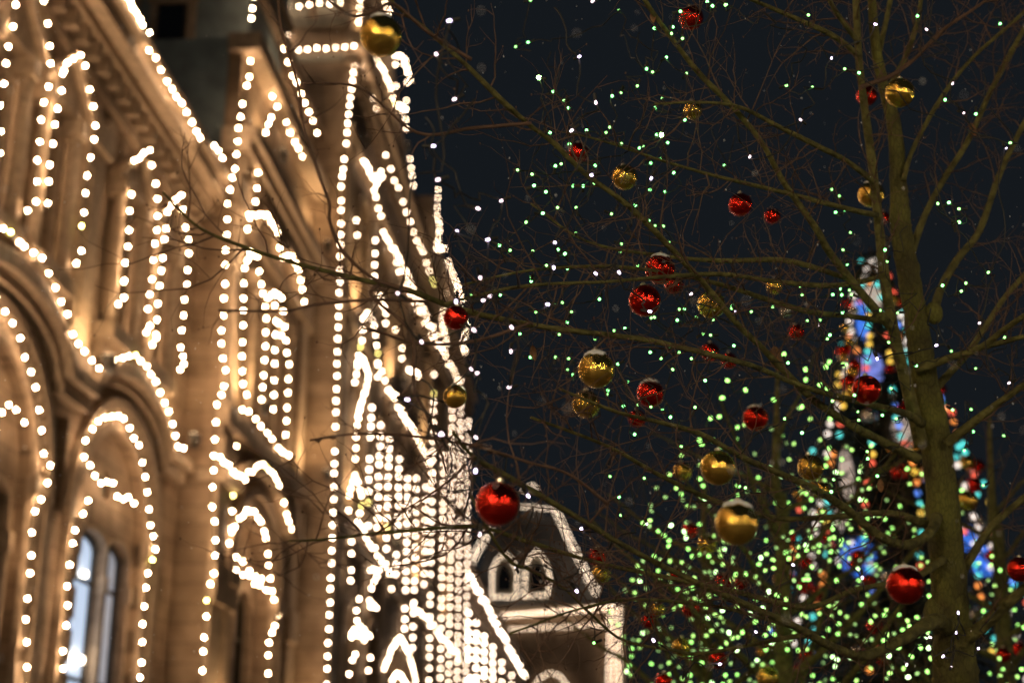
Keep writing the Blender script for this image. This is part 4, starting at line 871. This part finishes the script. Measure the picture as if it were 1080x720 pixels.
# ------------------------------------------------------------------ the great spruce
SD = 25.0
apex = at(918, 262, SD); sb = Vector((apex.x, apex.y, 0)); SH = apex.z
S = thing('spruce_tree', 'tall dark spruce dressed with coloured bulbs, behind the bare tree', 'tree', sb)
def srad(z): return 3.35 * (1 - z / SH) ** 0.92 + .05
m = MB(); m.tube([Vector((0, 0, 0)), Vector((0, 0, SH * .6)), Vector((0, 0, SH))], [.22, .12, .02], 10); m.build('trunk', M['spruce_trunk'], S, True)
fo = MB()
for i in range(620):
    t = (i + .5) / 620; z = .6 + (SH - .7) * t ** .85; a = i * 2.39996; L = srad(z) * rnd.uniform(.82, 1.05)
    ca, sa = math.cos(a), math.sin(a); n = max(4, int(L / .12))
    for k in range(n):
        u = (k + 1) / n; r = L * u; zz = z + .25 * u * (1 - u) * L - .22 * L * u * u
        for s_ in (-1, 1):
            ln = .20 * (1.15 - .5 * u) + .06; ang = a + s_ * rnd.uniform(.5, .9)
            p0 = Vector((ca * r * .92, sa * r * .92, zz)); p1 = p0 + Vector((math.cos(ang) * ln, math.sin(ang) * ln, -rnd.uniform(.02, .10))); sd = Vector((-math.sin(ang), math.cos(ang), rnd.uniform(-.5, .5))) * .035
            b = len(fo.v); fo.v += [tuple(p0 - sd), tuple(p0 + sd), tuple(p1 + sd * .4), tuple(p1 - sd * .4)]; fo.f.append((b, b + 1, b + 2, b + 3))
fo.build('crown', M['spruce'], S)
def glow(name, r, col, st):
    b = MB(); b.ball(Vector(), r, 8, 5); return b.mesh('bulb', mat(name, (.8, .8, .8), .3, emit=col, strength=st), True)
CB = {'teal': glow('teal_bulb', .048, (.04, .75, .72), 1.36), 'yellow': glow('yellow_bulb', .048, (1, .60, .05), 1.43), 'red': glow('red_bulb', .048, (1, .09, .04), 1.36), 'orange': glow('orange_bulb', .048, (1, .28, .03), 1.43), 'white': glow('ivory_bulb', .052, (1, .85, .75), 1.23), 'blue': glow('blue_bulb', .048, (.05, .25, 1), 1.36)}
toC = (EYE - sb); A0_ = math.atan2(toC.y, toC.x)
SEQ = [['teal', 'yellow', 'red', 'teal', 'orange', 'teal'], ['yellow', 'teal', 'teal', 'red', 'yellow', 'orange'], ['red', 'orange', 'teal', 'yellow', 'teal', 'red']]
NAMES = 'leftmost|second from the left|third from the left|fourth from the left|fifth from the left|sixth from the left|middle|sixth from the right|fifth from the right|fourth from the right|third from the right|second from the right|rightmost'.split('|')
for i in range(13):
    if i in (1, 4, 6, 8): continue
    da = R(78 - 156 * i / 12) * -1.0; a = A0_ + da
    white = i in (2, 10)
    root = thing('bulb_garland', ('ivory' if white else 'many coloured') + ' bulb garland down the spruce, %s' % NAMES[i], 'bulb garland', sb + Vector((0, 0, SH)), 0, 'garlands on the spruce')
    pts = []; z = SH - .25 - (.5 if i % 2 else 0); j = 0
    while z > 3.2 and len(pts) < 46:
        r = srad(z) * .97 + rnd.uniform(-.16, .05); aa = a + .05 * math.sin(z * 2.1 + i)
        pts.append(Vector((math.cos(aa) * r, math.sin(aa) * r, z - SH))); z -= rnd.uniform(.15, .19)
    cb = MB(); cb.tube(pts, .012, 3); cb.build('cord', M['cord'], root)
    for j, q in enumerate(pts):
        if rnd.random() < .34: continue
        col = 'white' if white else SEQ[i % 3][(j // 2 + rnd.randint(0, 1)) % 6]
        if not white and rnd.random() < .05: col = 'blue'
        link('bulb', CB[col], root, q)
M['blue_lantern'] = mat('blue_lantern', (.1, .2, .6), .3, var=.5, scale=3, emit=(.05, .22, .95), strength=.85)
M['violet_lantern'] = mat('violet_lantern', (.3, .3, .7), .3, var=.4, scale=3, emit=(.25, .33, .95), strength=.7)
M['ivory_lantern'] = mat('ivory_lantern', (.8, .7, .65), .3, var=.4, scale=4, emit=(1, .78, .66), strength=.42)
def facet(w_, h_, seed):
    q = random.Random(seed); b = MB(); n = 6
    prof = [(.25, -.5), (.85, -.3), (1.0, .08), (.72, .36), (.2, .5)]
    for r_, z_ in prof:
        for k in range(n): a = 2 * math.pi * k / n + (z_ > 0) * .5; rr = r_ * w_ / 2 * q.uniform(.85, 1.1); b.v.append((rr * math.cos(a), rr * math.sin(a), z_ * h_))
    for i in range(4):
        for k in range(n): b.f.append((i * n + k, i * n + (k + 1) % n, i * n + n + (k + 1) % n, i * n + n + k))
    b.f += [tuple(reversed(range(n))), tuple(range(4 * n, 5 * n))]
    return b
for x, y, wp_, hp, mm, tilt, lab in ((905, 587, 42, 40, 'blue_lantern', .3, 'large glowing blue faceted lantern on the left of the spruce'), (1038, 592, 34, 32, 'blue_lantern', .5, 'glowing blue lantern right of the trunk, lower of two'), (1019, 567, 26, 26, 'blue_lantern', -.3, 'glowing blue lantern right of the trunk, upper of two'), (909, 338, 15, 46, 'blue_lantern', .1, 'narrow blue lantern near the spruce tip'), (916, 388, 34, 34, 'violet_lantern', -.3, 'pale violet lantern behind a red bauble'), (953, 456, 26, 42, 'ivory_lantern', -.35, 'ivory crystal lantern glowing beside the trunk'), (921, 315, 22, 30, 'ivory_lantern', .3, 'ivory lantern just under the spruce tip'), (893, 500, 16, 58, 'ivory_lantern', .25, 'tall ivory lantern on the left flank of the spruce'), (886, 548, 14, 24, 'ivory_lantern', 0, 'small ivory lantern above the large blue one')):
    d = SD - srad(max(1, at(x, y, SD).z)) - .15; r = d / F
    t = thing('lantern', lab, 'lantern', at(x, y, d), 0, 'lanterns on the spruce'); t.rotation_euler = (0, tilt, rnd.uniform(0, 3))
    facet(wp_ * r, hp * r, x).build('shade', M[mm], t)
    hk = MB(); hk.tube([Vector((0, 0, hp * r * .5)), Vector((0, .0, hp * r * .5 + .1))], .02, 6); hk.build('hook', M['cap'], t)
    if 'blue' in mm and wp_ > 20:
        for k in range(5): a = k * 1.26; link('bulb', CB['white'], t, Vector((math.cos(a) * wp_ * r * .45, math.sin(a) * wp_ * r * .45, (k % 2 - .5) * hp * r * .4)))
for i in range(70):
    z = rnd.uniform(3.6, SH - .8); a = A0_ + rnd.uniform(-1.3, 1.3); r = srad(z) + .05
    col = rnd.choice(['red', 'red', 'gold', 'gold', 'silver']); o = link('bauble', BALL[col], None, sb + Vector((math.cos(a) * r, math.sin(a) * r, z))); s_ = rnd.uniform(.08, .14); o.scale = (s_, s_, s_)
    tag(o, {'red': 'red', 'gold': 'gold', 'silver': 'silver'}[col] + ' bauble on the spruce, a blurred dot among its bulbs', 'bauble', {'red': 'red', 'gold': 'gold', 'silver': 'silver'}[col] + ' baubles on the spruce')

# ------------------------------------------------------------------ snow in the air
fl = MB()
for i in range(900):
    d = rnd.uniform(2.5, 11); c = at(rnd.uniform(-20, 1100), rnd.uniform(-20, 740), d); r = rnd.uniform(.0010, .0024)
    v = Vector((rnd.uniform(-.4, .4), 0, -1)) * r * rnd.uniform(1, 2.2); fl.tube([c - v, c, c + v], [r * .4, r, r * .4], 4)
so = fl.build('falling_snow', M['snow']); so['kind'] = 'stuff'
